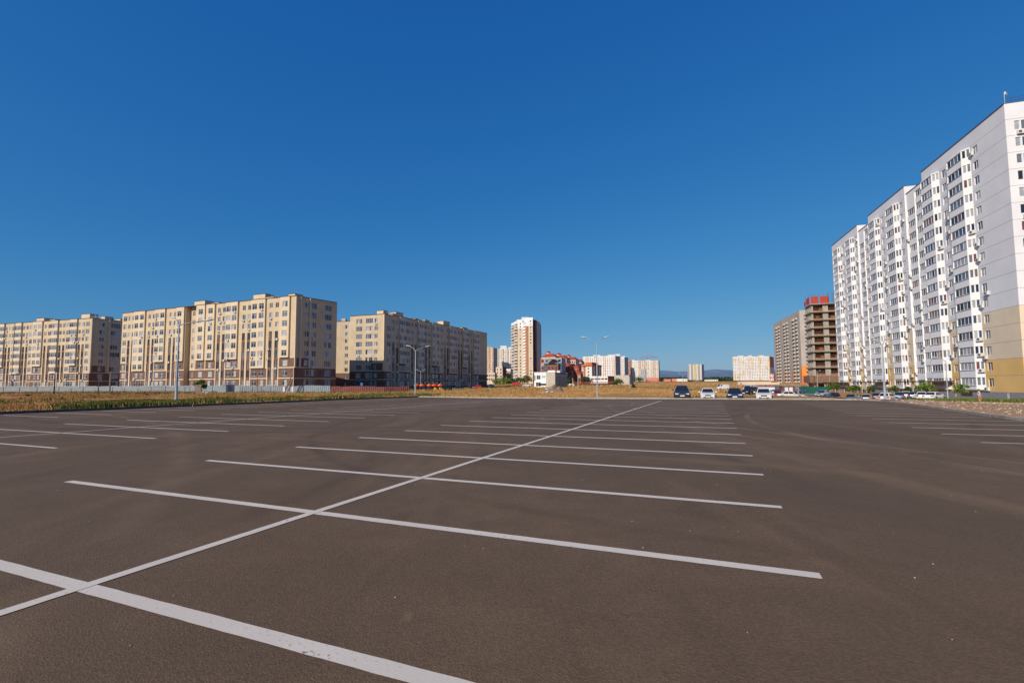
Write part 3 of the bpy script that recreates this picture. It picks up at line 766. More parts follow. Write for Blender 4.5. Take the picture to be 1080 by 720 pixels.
# two-storey white shop-like building
def showroom():
    z0 = .5; A = Vector(P2(563.5, 238)); B = Vector(P2(585.5, 231)); C = Vector(P2(598.5, 246)); D = A+C-B; H = 7.2
    root = thing('office_building', 'small two-storey white building with large dark windows and teal lettering', 'building', (A.x, A.y, z0))
    e = (B-A).normalized(); F = Plane(A, e, (e.y, -e.x)); s = (C-B).normalized(); S = Plane(B, s, (s.y, -s.x)); m = MB(); L = (B-A).length; LS = (C-B).length
    h1 = [(1.3, 3.6, z0+3.9, z0+6.0), (.9, 3.8, z0+.5, z0+2.5), (.1, .7, z0+3.4, z0+6)]
    WW = mat('showroom_white', (.78, .78, .78), .7, .03)
    facade(m, F, 0, L, z0, z0+H, h1, lambda u, v: WW if u < 6.8 else CONC_L, 0, .4, [], [6.8])
    h2 = [(LS*(i+.12)/5, LS*(i+.88)/5, z0+.6, z0+5.6) for i in range(5)]
    facade(m, S, 0, LS, z0, z0+H-.6, h2, lambda u, v: GREYW, 0, .3)  # side turned from the sun: its shade is painted in as grey
    m.poly([(p.x, p.y, z0+H-.1) for p in (A, B, C, D)], PALE)
    m.poly([(C.x, C.y, z0), (D.x, D.y, z0), (D.x, D.y, z0+H), (C.x, C.y, z0+H)], PALE); m.poly([(A.x, A.y, z0), (D.x, D.y, z0), (D.x, D.y, z0+H), (A.x, A.y, z0+H)], PALE)
    m.box(F.p(L/2, z0+H+.15, -.1), (L+.6, .5, .3), PALE, F.ang)
    rel(m, root).build('wall', root)
    put_windows(root, [(F, 2.45, z0+4.95, 0, 2.3, 2.1, 2, True), (F, 2.35, z0+1.5, 0, 2.9, 2.0, 2, False), (F, .4, z0+4.7, 0, .6, 2.6, 1, False)]+[(S, LS*(i+.5)/5, z0+3.1, 0, LS*.76/5, 5, 2, True) for i in range(5)], gw=(1, 2, 0, 0, .5, 0))
    TEAL = mat('teal_lettering', (.05, .42, .42), .6, .05); k = MB()   # the sign is blurred in the photo: two rounded teal glyphs
    def seg(u0, v0, u1, v1): k.tube([F.p(u0, z0+v0, .05), F.p(u1, z0+v1, .05)], .13, TEAL, 6)
    for a, b in (((4.5, 4.2), (4.5, 5.9)), ((4.5, 5.9), (5.2, 5.9)), ((5.2, 5.9), (5.2, 5.1)), ((5.2, 5.1), (4.5, 5.1)), ((5.6, 4.3), (5.6, 5.2)), ((6.6, 5.7), (5.9, 5.7)), ((5.9, 5.7), (5.8, 4.9)), ((5.8, 4.9), (6.6, 4.9))): seg(*a, *b)
    rel(k, root).build('sign', root)
    k = MB(); k.box(F.p(L*.62, z0+H+.6, -5), (4, 2, 1.0), PALE, F.ang); k.box(F.p(L*.85, z0+H+.5, -7), (2, 2, .9), AC, F.ang); rel(k, root).build('roof_unit', root)
    k = MB(); k.box(F.p(5.2, z0+1.9, .7), (3.2, 1.4, .12), mat('blue_awning', (.05, .12, .35), .7), F.ang); rel(k, root).build('awning', root)
showroom()

# red-roofed stepped complex
def cupola(m, x, y, z, r, h):
    n = 8; m.tube([(x, y, z), (x, y, z+h*.45)], [r*.8, r*.8], WARMW, n); m.tube([(x, y, z+h*.45), (x, y, z+h*.55), (x, y, z+h)], [r*1.1, r*1.1, r*.12], REDR, n)
def gabled(label, x0, x1, Y, ytop, z0, depth, wallm, n, face=None, cup=(), hips=True, steps=None, group=None):
    A = Vector(P2(x0, Y)); B = Vector(P2(x1, Y-6)); C = B+Vector((depth*.35, depth)); ztop = zat((x0+x1)/2, ytop, Y)
    H = ztop-z0
    root = block(label, A, B, C, z0, H, dict(n=n, w=1.7, h=1.7, mf=face or (lambda u, v: wallm)), dict(n=3, w=1.5, h=1.6, mf=lambda u, v: wallm), name='apartment_building', limit=60, gw=(3, 4, .5, .5, 2, 0))
    D = A+C-B; m = MB(); cen = (A+C)/2; rh = 3.0 if cup else 2.0
    o = [(p-cen)*1.04+cen for p in (A, B, C, D)]; i_ = [(p-cen)*.45+cen for p in (A, B, C, D)]
    zt = z0+H+.01
    for a in range(4):
        b = (a+1) % 4; m.poly([(o[a].x, o[a].y, zt), (o[b].x, o[b].y, zt), (i_[b].x, i_[b].y, zt+rh), (i_[a].x, i_[a].y, zt+rh)], REDR)
    m.poly([(p.x, p.y, zt+rh) for p in i_], REDR)
    m.poly([(p.x, p.y, zt-.02) for p in o], DKBROWN)
    for (fx, zz, r, h) in cup: cupola(m, A.x+(B.x-A.x)*fx, (A.y+C.y)/2, zt+zz+.6, r*.72, h*.72)
    rel(m, root).build('roof', root); return root
def glz(u, v): return BLUEG
gabled('tan apartment house with red hipped cap roof and small cupola behind the blue-glazed house', 571, 586, 420, 376.5, 3, 14, TAN, 5, cup=((.55, 2.4, 2.6, 4.0),))
gabled('tan stepped house with red roof and cupola, second of the red-roofed row', 584, 597.5, 440, 378, 3, 16, TAN, 5, cup=((.5, 2, 2.8, 4.5),))
gabled('tan red-roofed stepped house with cupola, third of the row', 596, 607.5, 460, 379.5, 3, 16, TAN, 5, cup=((.45, 2, 2.8, 4.5),))
gabled('tan house with small red cap at the right end of the red-roofed row', 606, 613.5, 480, 382, 3, 16, TAN, 3, cup=((.4, 1.6, 2, 3),))
gabled('lower orange-brick house with red tiled roof stepping down in front of the row', 592, 601, 405, 385.5, 2.5, 12, ORANGE, 3)
gabled('lowest orange-brick house with red tiled roof, right of the stepped row', 603, 610.5, 410, 388, 2.5, 12, ORANGE, 3)
gabled('red brick house with red roof standing between the blue-glazed house and the row', 593, 603, 396, 391, 2.5, 10, BRICKR, 3)
gabled('red brick house below the last red roofs, beside the grey annex', 603.5, 612.5, 400, 394, 2.5, 10, BRICKR, 3)
def glazed_house():
    r = block('blue-glazed apartment house with dark arched gable and orange corner', P2(570.2, 385), P2(592.5, 376), P2(597, 392), 2.2, zat(580, 377.5, 380)-2.2,
              dict(n=5, w=2.4, h=2.2, mf=lambda u, v: ORANGE if u < 1.9 else (GREYW if v > 19 else BLUEG), uc=[1.9], vc=[17]), dict(n=3, w=1.5, h=1.6, mf=lambda u, v: GREYW), gw=(3, 5, .3, .2, 2, 0))
    A = Vector(P2(577.5, 380)); m = MB(); zb = zat(582, 387, 378); x = xat(582.5, 377); 
    for z, w in ((zb, 7.8), (zat(582, 381.5, 377), 4.6)):
        n = 10
        for i in range(n):
            a0, a1 = pi*i/n, pi*(i+1)/n
            for s in (1,):
                m.poly([(x+w*cos(a0), 375.5, z+1.8*sin(a0)), (x+w*cos(a1), 375.5, z+1.8*sin(a1)), (x+w*cos(a1), 379.5, z+1.8*sin(a1)+.6), (x+w*cos(a0), 379.5, z+1.8*sin(a0)+.6)], DKBROWN)
    m.prism([(x-4.6, 375.6), (x+4.6, 375.6), (x+4.6, 379), (x-4.6, 379)], 2.2, zb+1.5, BRICKR)
    for i in range(3):
        for j in range(4): m.box((x-2.8+2.8*i, 375.55, 6+3*j), (1.6, .2, 2.1), G_BLUE)
    rel(m, r).build('gable', r)
glazed_house()
def orange_house():
    r = block('white house with orange brick corners and stepped terracotta parapet, left of the lamp post', P2(613.5, 430), P2(624.5, 422), P2(634.5, 446), 2.5, zat(620, 386, 425)-2.5,
              dict(us=[1, 7.4], w=1.5, h=1.7, mf=lambda u, v: ORANGE if u < 4.4 and u > 2.0 else PALE, uc=[2.0, 4.4]), dict(n=5, w=1.5, h=1.8, mf=lambda u, v: PALE if int(u/4) % 2 else ORANGE, uc=[4, 8, 12, 16, 20, 24]), gw=(3, 3, .5, .5, 1, 0))
    m = MB(); A, B, C = Vector(P2(613, 429)), Vector(P2(624.8, 421)), Vector(P2(635, 446)); D = A+C-B; z = zat(620, 386, 425)
    m.prism([A, B, C, D], z, z+1.5, ORANGE, REDR); cen = (A+C)/2; q = [(p-cen)*.6+cen for p in (A, B, C, D)]; m.prism(q, z+1.5, z+3.6, ORANGE, REDR)
    rel(m, r).build('roof', r)
orange_house()
# low buildings in front
block('long low red-roofed market hall behind the field', P2(600, 300), P2(650, 290), P2(651, 300), .8, 1.7, dict(n=10, w=1.2, h=.8, floors=1, top=1.0, mf=lambda u, v: PALE if u < 20 else TAN, uc=[20]), None, name='market_hall', roofm=REDR,
      extra=lambda r: rel((lambda k: (k.box(((xat(600, 300)+xat(650, 290))/2+3, 296.5, 3.1), (28.5, 9, .5), REDR, -.33), k)[1])(MB()), r).build('roof', r))
block('white low building with a long dark window strip left of the concrete shed', P2(623, 350), P2(641, 345), P2(650, 360), 1.5, zat(630, 396.5, 348)-1.5, dict(n=5, w=2.0, h=1.3, floors=1, top=2.1, mf=lambda u, v: PALE), dict(n=3, w=1.6, h=1.3, floors=1, top=2.2, mf=lambda u, v: ORANGE if u < 3 else BROWNT, uc=[3]), name='shop', gw=(5, 1, 0, 0, 0, 0), lights=2)
block('pale concrete box building with open bay and dark side', P2(648, 345), P2(663.5, 338), P2(668, 350), 1.5, zat(655, 395.5, 342)-1.5, dict(us=[2.2, 3.8], w=1.2, h=3, floors=1, top=4.2, mf=lambda u, v: CONC_L), dict(n=2, w=1.6, h=2, floors=1, top=2.2, mf=lambda u, v: GREYW), name='shop', gw=(5, 1, 0, 0, 0, 0))
# far white and pinkish slabs
mfw = lambda per: (lambda u, v: LPINK if int(u/per) % 3 == 1 else PALE)
def slab(label, x0, Y0, x1, Y1, x2, Y2, y, n, mf, sn=2, smf=None, ybase=None, per=4, gw=(2, 3, 2, .5, 3, 0), hut=(), nm='apartment_building'):
    A, B, C = P2(x0, Y0), P2(x1, Y1), P2(x2, Y2); z1 = zat(x1, y, Y1); z0 = 8 if ybase is None else zat(x1, ybase, Y1)
    L = hypot(B[0]-A[0], B[1]-A[1])
    ex = huts([(xat(hx, Y1+15), Y1+18, z1-.1, w, 8, h) for hx, w, h in hut]) if hut else None
    return block(label, A, B, C, z0, z1-z0, dict(n=n, w=L/n*.42, h=1.5, fh=3, top=3.6, mf=mf, uc=[per*i for i in range(1, int(L/per)+1)], vc=[z1-z0-5, 6, 9]), dict(n=sn, w=2.2, h=1.5, fh=3, top=3.6, mf=smf or (lambda u, v: GREYW)), extra=ex, gw=gw)  # default grey side paints in the shade of the face away from the sun
slab('wide white high-rise slab with beige vertical bands behind the tall lamp post', 615, 905, 649.3, 880, 654.6, 905, 375, 15, mfw(5.5), 3, per=5.5, hut=((630, 12, 2.5), (646, 14, 3), (652, 8, 4)))
slab('narrow white high-rise right of the wide white slab', 654.3, 960, 659, 950, 663.2, 975, 376.5, 3, lambda u, v: LPINK if u < 5 else PALE, 3, per=5, hut=((658, 6, 3),))
slab('white and brown striped high-rise left of the crane', 662.6, 1010, 670, 1000, 672, 1020, 379.5, 5, lambda u, v: (BROWNT if 2 < u < 9 else PALE), 1, per=3, smf=lambda u, v: TAN)
slab('beige high-rise slab beside the crane, darker than its neighbours', 669.3, 985, 675.8, 980, 676.2, 990, 380, 4, lambda u, v: TAN if u > 8 else PALE, 1, per=4, smf=lambda u, v: TAN)
slab('cream and coral high-rise below the crane, rightmost of the white group', 674.5, 1080, 694.8, 1070, 696, 1090, 380, 9, lambda u, v: (CORAL if v > 59 or (v < 17) else (TAN if int(u/5) % 4 == 2 else (LPINK if int(u/5) % 2 else PALE))), 1, per=5, hut=((684, 9, 2),))
slab('small dark blue block standing in front of the beige slab', 675.8, 700, 681, 695, 681.5, 700, 389, 3, lambda u, v: GREYW, 1, ybase=402)
slab('lone grey and yellow high-rise out in the field', 725.3, 1405, 740.5, 1400, 742.8, 1425, 384, 9, lambda u, v: (YEL if int(u/5) in (3, 4) and int(v/4) % 2 == 0 else YEL if int(u/5) == 4 else PALE if int(u/5) % 2 else GREYW), 1, ybase=400.5, per=5, gw=(3, 3, 1, 0, 3, 0))
def yellowslab():
    def mf(u, v):
        k = int(u/2.6); 
        if v > 56.5: return YEL
        h = noise.noise(Vector((k*3.7, int(v/6)*1.3, 0)))
        if k % 6 == 1 and h > .0: return YEL
        if k % 5 == 3 and h > .3: return YEL
        if k % 7 == 4: return LPINK
        return PALE
    A, B, C = P2(773.6, 965), P2(812.5, 948), P2(817, 985); z1 = zat(800, 375.6, 950); z0 = zat(800, 401, 950); L = hypot(B[0]-A[0], B[1]-A[1])
    block('wide white and yellow panel high-rise left of the grey unfinished block', A, B, C, z0, z1-z0, dict(n=22, w=1.4, h=1.5, fh=3, top=4, mf=mf, uc=[2.6*i for i in range(1, int(L/2.6)+1)], vc=[56.5-z0]+[6*i-z0 for i in range(1, 10)]), dict(n=4, w=1.5, h=1.5, fh=3, top=4, mf=lambda u, v: CORAL if v > 35 or v < 18 else PALE, vc=[18-z0, 35-z0]),
          extra=huts([(xat(783, 965), 970, z1, 10, 6, 2.5), (xat(793, 965), 970, z1, 6, 6, 3), (xat(805, 965), 970, z1, 8, 6, 3)]), gw=(1, 2, 3, 1, 3, 0))
    block('low coral and white annex at the foot of the yellow and white high-rise', P2(811.5, 700), P2(816, 698), P2(818, 712), 4, 12.5, dict(n=2, w=1.4, h=1.6, mf=lambda u, v: CORAL if int(v/3) % 2 else PALE, vc=[3*i for i in range(1, 5)]), None, name='house', cat='house')
yellowslab()

# unfinished grey panel block
def grey_block():
    z0 = .2; H = 56.2-z0; C = Vector((213.5, 355)); D = Vector((238.8, 437.3)); d = (D-C); L = d.length; d.normalize(); nn = Vector((-d.y, d.x))
    root = thing('unfinished_apartment_building', 'grey unfinished panel high-rise with stacks of cream balconies and orange base', 'building', (C.x, C.y, z0))
    F = Plane(C, d, nn); e = -nn; EF = Plane(C, e, -d); m = MB(); specs = []; hl = []; bal = []
    GP = mat('grey_panel', (.42, .375, .34), .9, .1, .2); OR2 = mat('orange_base', (.58, .24, .12), .9, .1)
    stacks = [14, 42, 70]
    for c in stacks:
        for i in range(19):
            z = H+z0-4.0-2.8*i
            for u in (c-6.5, c-2.6, c+2.6, c+6.5):
                hl.append((u-1.3, u+1.3, z-.85, z+.85)); specs.append((F, u, z, 0, 2.6, 1.7, 2, False))
            for u in (c-4.6, c+4.6):
                bal.append((F, u, z-1.4, .5, (4.8, 1.0, .8), WARMW))
    facade(m, F, 0, L, z0, z0+H, hl, lambda u, v: OR2 if v < 12.5 and (u < 5 or int(u/28) != int((u+6)/28)) else GP, 0, .5, [12.5], [5, 22, 28, 50, 56])
    hl = []
    for i in range(19):
        z = H+z0-4.0-2.8*i; hl.append((3.0, 5.6, z-.7, z+.7)); specs.append((EF, 4.3, z, 0, 2.6, 1.4, 2, False))
        hl.append((8.0, 10.6, z-.7, z+.7)); specs.append((EF, 9.3, z, 0, 2.6, 1.4, 2, False))
    ORA = mat('bright_orange_panel', (.72, .26, .05), .85, .1)
    facade(m, EF, 0, 14, z0, z0+H, hl, lambda u, v: (ORA if v > 8 else CORAL) if v < 15 else GP, 0, .3, [8, 15])
    A, B = F.p(0, z0+H), F.p(L, z0+H); e3 = Vector((*e*14, 0))
    m.poly([A, B, tuple(Vector(B)+e3), tuple(Vector(A)+e3)], ROOFC)
    m.poly([B, tuple(Vector(B)+e3), (B[0]+e3.x, B[1]+e3.y, z0), (B[0], B[1], z0)], GP)
    rel(m, root).build('wall', root); put_balconies(root, bal)
    put_windows(root, specs, gw=(9, 1, .2, .2, 1, 0))
grey_block()

# concrete frame under construction
def frame_block():
    z0 = -.5; C = Vector((115.8, 185)); d = Vector((.3, .954)).normalized(); nn = Vector((-d.y, d.x)); e = -nn
    root = thing('concrete_frame_building', 'bare concrete frame of a building site with red formwork on top and open floors', 'building', (C.x, C.y, z0))
    F = Plane(C, d, nn); EF = Plane(C, e, -d); LX, LY = 21.0, 7.6; fh = 3.05
    BRK = mat('infill_brick', (.22, .115, .065), .95, .3, 1.0)
    M0 = Matrix.Translation((C.x, C.y, 0)) @ Matrix(((e.x, d.x, 0, 0), (e.y, d.y, 0, 0), (0, 0, 1, 0), (0, 0, 0, 1)))
    for k in range(11):
        z = 2.0+fh*k-.2
        s = MB(); s.box((LX/2-.2, LY/2-.4, z), (LX+.4, LY+.7, .26), CONC, M=M0); rel(s, root).build('floor_slab', root)
    s = MB()
    for k in range(11):
        z = -.5 if k == 0 else 2.0+fh*(k-1)-.07; h = 2.5-.13 if k == 0 else fh-.26; zc = z+h/2
        for x, w in ((.4, .8), (4.9, 1.8), (10.6, 1.8), (20.4, .6)):
            q_ = MB(); q_.box((x, .35, zc), (w, .4, h), CONC, M=M0); rel(q_, root).build('column', root)
        for y in (2.9, 5.2, 7.2): q_ = MB(); q_.box((.25, y, zc), (.35, 1.3, h), CONC, M=M0); rel(q_, root).build('column', root)
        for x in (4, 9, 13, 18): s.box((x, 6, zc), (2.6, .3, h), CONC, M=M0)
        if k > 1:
            s.box((LX/2, 7.3, zc), (LX-1, .2, h), mat('inner_shade', (.05, .032, .025), 1, .3), M=M0)  # near-black rear sheet stands in for the shade inside the open floors
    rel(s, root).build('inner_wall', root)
    s = MB()
    for k in range(1, 10):
        z = 2.0+fh*k
        for a, b in ((.9, 4.0), (5.9, 9.6)):
            for c_, d_, m_, nm in (((((a+b)/2, .9, z+.35)), (b-a, .15, .7), BRK, 'parapet_wall'), (((a+b)/2, .8, z+1.35), (b-a, .06, .08), ORANGE, 'guard_rail'),
                                   ((a+random.uniform(1.2, 3.2), 1.2, z+1.0), (random.uniform(.8, 1.6), .1, 2.0), BRK, 'brick_pier'), ((b-.9, 3, z+1.2), (.5, .1, 2.2), mat('blue_door', (.1, .2, .4), .7), 'sheeting')):
                if nm in ('brick_pier', 'sheeting') and random.random() < .45: continue
                s = MB(); s.box(c_, d_, m_, M=M0); rel(s, root).build(nm, root)
    s = MB(); RC = mat('red_formwork', (.40, .055, .04), .7, .15)
    zt = 2.0+fh*10
    s.box((1.5, .2, zt+1.5), (2.6, .14, 2.8), RC, M=M0); s.box((-.35, 2.2, zt+1.4), (.14, 4.2, 2.5), RC, M=M0); s.box((5.0, .9, zt+1.6), (2.9, .14, 2.9), RC, M=M0); s.box((-.35, 6.2, zt+1.0), (.14, 2.2, 1.7), RC, M=M0)
    rel(s, root).build('formwork', root)
    s = MB(); s.box((14.5, .6, zt+1.3), (9, .4, 2.4), CONC_L, M=M0); rel(s, root).build('top_wall', root)
    s = MB()
    for i in range(34):
        x = random.uniform(0, 14); y = random.choice((.3, 4, 8)); p = M0 @ Vector((x, y, zt+.5)); s.tube([p, (p.x, p.y, zt+random.uniform(3.4, 5.2))], .035, DKBROWN, 4)
    rel(s, root).build('rebar', root)
    s = MB(); WD = mat('brown_cladding', (.2, .12, .08), .9, .2)
    s.box((8.6, -1.4, 3.4), (18, 2.0, 2.7), WD, M=M0); s.box((-1.0, 3.4, 3.4), (1.4, 8.6, 2.7), WD, M=M0)
    s.box((11.5, -2.42, 3.4), (2.2, .08, 1.5), G_DARK, M=M0); s.box((4.5, -2.42, 3.4), (.12, .1, 2.7), CONC, M=M0)
    rel(s, root).build('site_gallery', root)
frame_block()

# ------------------------------------------------------------------ hills and the far wood
mb = MB(); HM = mat('hazy_hills', (.12, .18, .27), 1, .12, .004, 0)  # bluish distance haze is mixed into the base colour
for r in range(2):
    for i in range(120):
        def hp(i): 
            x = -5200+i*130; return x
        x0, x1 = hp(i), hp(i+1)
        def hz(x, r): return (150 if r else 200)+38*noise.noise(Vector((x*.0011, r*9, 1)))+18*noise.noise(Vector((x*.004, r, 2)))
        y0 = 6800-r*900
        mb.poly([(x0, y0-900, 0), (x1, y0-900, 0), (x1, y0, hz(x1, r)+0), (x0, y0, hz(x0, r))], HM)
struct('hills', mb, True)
mb = MB(); FLD = mat('distant_fields', (.33, .25, .2), 1, .15, .01, 0)
mb.poly([(-2500, 2600, 8), (3500, 2600, 8), (3800, 5200, 62), (-2700, 5200, 62)], FLD); struct('distant_slope', mb)

LEAF_D = mat('foliage_dark', (.045, .075, .02), .9, .4, .7, .2); LEAF_L = mat('foliage_light', (.11, .16, .03), .9, .35, .9, .2)
LEAF_Y = mat('foliage_lime', (.17, .25, .03), .85, .3, 1.2, .2); BARK = mat('bark', (.12, .085, .06), .95, .3, 4)
LEAF_FAR = mat('foliage_far', (.05, .085, .05), 1, .35, .03, 0)
def leaf_quad(m, c, s, matl):
    a = Vector((random.gauss(0, 1), random.gauss(0, 1), random.gauss(0, 1))).normalized(); b = a.orthogonal().normalized()
    b.rotate(Matrix.Rotation(random.uniform(0, 6.28), 3, a)); c2 = a.cross(b)
    c = Vector(c); m.poly([c-b*s, c+c2*s*.45, c+b*s, c-c2*s*.45], matl)
mb = MB()
for i in range(230):
    Y = random.uniform(1500, 1750); px = random.choice([random.uniform(688, 728), random.uniform(741, 778)]); x = xat(px, Y); hh = random.uniform(9, 17); w = random.uniform(9, 20)
    for k in range(60):
        leaf_quad(mb, (x+random.gauss(0, w*.45), Y+random.uniform(-5, 5), 9+random.uniform(0, 1)**.7*hh), random.uniform(2.2, 4.5), LEAF_FAR)
tag(mb.build('distant_wood'), 'dark green belt of trees far off between the lone high-rise and the slabs', 'trees', kind='stuff')

def tree(name, label, loc, h, spread, leafm, n=900, leaf=.16, trunk=.09, bare=.3, group=None, tilt=0, mix=LEAF_D):
    root = thing(name, label, 'bush' if name == 'bush' else 'tree', loc, 0, group); t = MB(); lobes = []
    t.tube([(0, 0, -.1), (tilt*.3, .03, h*bare), (tilt*.7, -.04, h*.62), (tilt, 0, h*.86)], [trunk, trunk*.8, trunk*.5, trunk*.18], BARK, 7)
    for i in range(8):
        an = i*2.4+random.uniform(-.4, .4); z = h*(bare+.07*i*(1-bare)); r = spread*random.uniform(.55, .95)*(1-.35*i/8)
        e = Vector((cos(an)*r+tilt*.7, sin(an)*r, min(h*.95, z+h*random.uniform(.12, .3)))); t.tube([(tilt*z/h, 0, z), tuple(Vector((e.x*.5, e.y*.5, (z+e.z)/2+.05))), tuple(e)], [trunk*.5, trunk*.35, trunk*.1], BARK, 5)
        lobes.append((e, spread*random.uniform(.3, .5)))
    lobes += [(Vector((tilt, 0, h*.85)), spread*.45), (Vector((tilt*.5, 0, h*.6)), spread*.5)]
    t.build('trunk', root, True); c = MB()
    for i in range(n):
        e, r = random.choice(lobes); p = Vector((random.gauss(0, 1), random.gauss(0, 1), random.gauss(0, .75))).normalized()*r*random.uniform(.3, 1.1)
        leaf_quad(c, e+p, leaf*random.uniform(.6, 1.3), leafm if random.random() < .7 else mix)
    c.build('crown', root); return root
def gz(x, y): return terrain(x, y)
def put_tree(px, Y, h, sp, lm, label, n=900, leaf=.16, **k):
    x = xat(px, Y); return tree(k.pop('name', 'tree'), label, (x, Y, gz(x, Y)), h, sp, lm, n, leaf, **k)
put_tree(213.5, 117, 3.3, 1.5, LEAF_L, 'small green tree leaning over the concrete post by the metal fence', 1100, .2, bare=.2, tilt=-.4)
put_tree(974.5, 92, 2.9, 1.7, LEAF_Y, 'lime green round tree under the bay of the white block, behind the white hatchback', 900, .15, trunk=.06)
put_tree(1013, 80, 2.6, 1.1, LEAF_Y, 'lime green young tree between the parked cars and the person', 800, .14, trunk=.06)
put_tree(899.5, 112, 2.0, 1.3, LEAF_L, 'green bushy tree behind the leftmost cars of the right row', 700, .2)
put_tree(878, 118, 2.6, 1.5, LEAF_L, 'dark green bushy tree at the corner of the building site behind the black car', 800, .22)
put_tree(943, 108, 1.9, 1.0, LEAF_L, 'green bushy tree behind the white off-roader at the white block', 700, .17)
put_tree(957, 104, 1.8, 0.7, LEAF_D, 'dark green small tree in front of a ground-floor bay', 500, .17)
put_tree(918, 114, 1.7, 0.9, LEAF_L, 'low green tree under the second entrance canopy', 500, .18)
for px, Y, h, s, lm, lb in ((531, 330, 5.5, 5.5, LEAF_Y, 'lime green spreading tree left of the tower foot'), (548.5, 330, 5, 4.5, LEAF_D, 'dark green tree at the foot of the tower'), (556.5, 332, 6.5, 4.2, LEAF_L, 'green tree beside the white two-storey building'),
                          (524, 340, 4, 4, LEAF_L, 'green low tree near the beige corner house'), (540, 335, 4.2, 3, LEAF_D, 'small dark tree between the lime tree and the tower foot'), (617.5, 330, 4.5, 4.2, LEAF_D, 'dark green tree below the white and orange house'),
                          (601, 300, 5, 2.6, LEAF_D, 'dark narrow tree beside the grey annex'), (651.5, 285, 3.6, 3.6, LEAF_L, 'green bush-like tree at the right end of the red-roofed hall'), (673.5, 420, 5, 5.5, LEAF_D, 'lone dark tree below the beige slab'), (668, 150, 1.9, .7, LEAF_D, 'single dark shrub in the middle of the field')):
    put_tree(px, Y, h, s, lm, lb, 700, .42 if Y > 200 else .15, trunk=.2 if Y > 200 else .04, bare=.25)
mb = None

# ------------------------------------------------------------------ lamp posts
LAMPB = mat('lamp_pole_paint', (.27, .31, .35), .55, .08, 3, .3); LAMPH = mat('lamp_head_grey', (.5, .5, .5), .5, .1); LENS = mat('lamp_lens', (.55, .55, .5), .2, 0)
def lamp(label, x, y, H, arms, r=.085, z=None, group='double-armed lamp posts'):
    z = gz(x, y) if z is None else z
    root = thing('street_lamp', label, 'street lamp', (x, y, z), 0, None)
    m = MB(); m.tube([(0, 0, -.1), (0, 0, H*.3), (0, 0, H)], [r*1.25, r, r*.62], LAMPB, 10); m.tube([(0, 0, 0), (0, 0, .06)], [r*2.2, r*2.0], LAMPB, 10); m.build('pole', root, True)
    for an, ln, up in arms:
        a = Vector((cos(an), sin(an), 0)); k = MB()
        pts = [Vector((0, 0, H-.15)), Vector((0, 0, H+.0))+a*.12, Vector((0, 0, H+up*.45))+a*ln*.45, Vector((0, 0, H+up*.85))+a*ln]
        k.tube(pts, [r*.5, r*.5, r*.42, r*.38], LAMPB, 7); arm = k.build('arm', root, True)
        h = MB(); c = pts[-1]; T = Matrix.Translation(c) @ Matrix.Rotation(an, 4, 'Z') @ Matrix.Rotation(-.18, 4, 'Y')
        secs = [(0, .05, .05), (.12, .10, .07), (.45, .15, .08), (.72, .12, .05), (.8, .04, .02)]; v0 = len(h.v); i0 = h.mi(LAMPH)
        for sx, w, t in secs:
            for q in range(10):
                b = 2*pi*q/10; h.v.append(tuple(T @ Vector((sx, cos(b)*w, sin(b)*t+.02))))
        for s_ in range(len(secs)-1):
            for q in range(10):
                q2 = (q+1) % 10; h.f.append((v0+s_*10+q, v0+s_*10+q2, v0+(s_+1)*10+q2, v0+(s_+1)*10+q)); h.m.append(i0)
        hd = h.build('lamp_head', arm, True)
    return root
lamp('pale double-armed lamp post at the left kerb in front of the middle cream block', -29.62, 42.6, 7.15, [(R(150), .75, .75), (R(12), 2.0, .45)], .1)
lamp('grey double-armed lamp post at the far left corner of the lot before the shaded block', -14.6, 72.8, 7.0, [(R(158), 1.0, .75), (R(22), 1.45, .65)], .095)
lamp('tall slim double-armed lamp post standing alone at the far kerb near the centre', xat(629.8, 57.6), 57.6, 6.65, [(R(172), 1.1, .75), (R(15), .95, .8)], .07)
lamp('dark double-armed lamp post beside the white off-roader on the right', xat(932.4, 57), 57, 6.55, [(R(170), .3, .4), (R(20), .8, .7)], .12)
lamp('thin single-armed lamp post in front of the white block', xat(998.5, 82), 82, 6.6, [(R(150), 1.1, .75)], .09)
lamp('small distant double-armed lamp post above the red parasols', xat(443.5, 168), 168, 6.7, [(R(165), 1.0, .5), (R(15), 1.0, .5)], .09)
lamp('distant lamp post rising behind the first dark car', xat(720.3, 190), 190, 6.4, [(R(165), .8, .4), (R(15), .8, .4)], .08)
lamp('distant lamp post in front of the yellow and white high-rise', xat(780.6, 260), 260, 6.2, [(R(165), .8, .4), (R(15), .8, .4)], .09)
lamp('distant lamp post in front of the concrete frame', xat(862.2, 165), 165, 6.5, [(R(165), .8, .4), (R(15), .8, .4)], .09)
for i, (px, Y, h, lb) in enumerate(((604, 150, 3.6, 'short concrete pole left of the two by the red-roofed hall'), (609.6, 150, 4.6, 'taller concrete pole in the field before the red-roofed hall'), (664, 175, 4.8, 'concrete pole in the field before the pale concrete box'))):
    x = xat(px, Y); r = thing('concrete_pole', lb, 'pole', (x, Y, gz(x, Y))); m = MB(); m.box((0, 0, h/2), (.24, .24, h), CONC); m.box((0, 0, h+.04), (.3, .3, .1), CONC); m.build('pole_shaft', r)

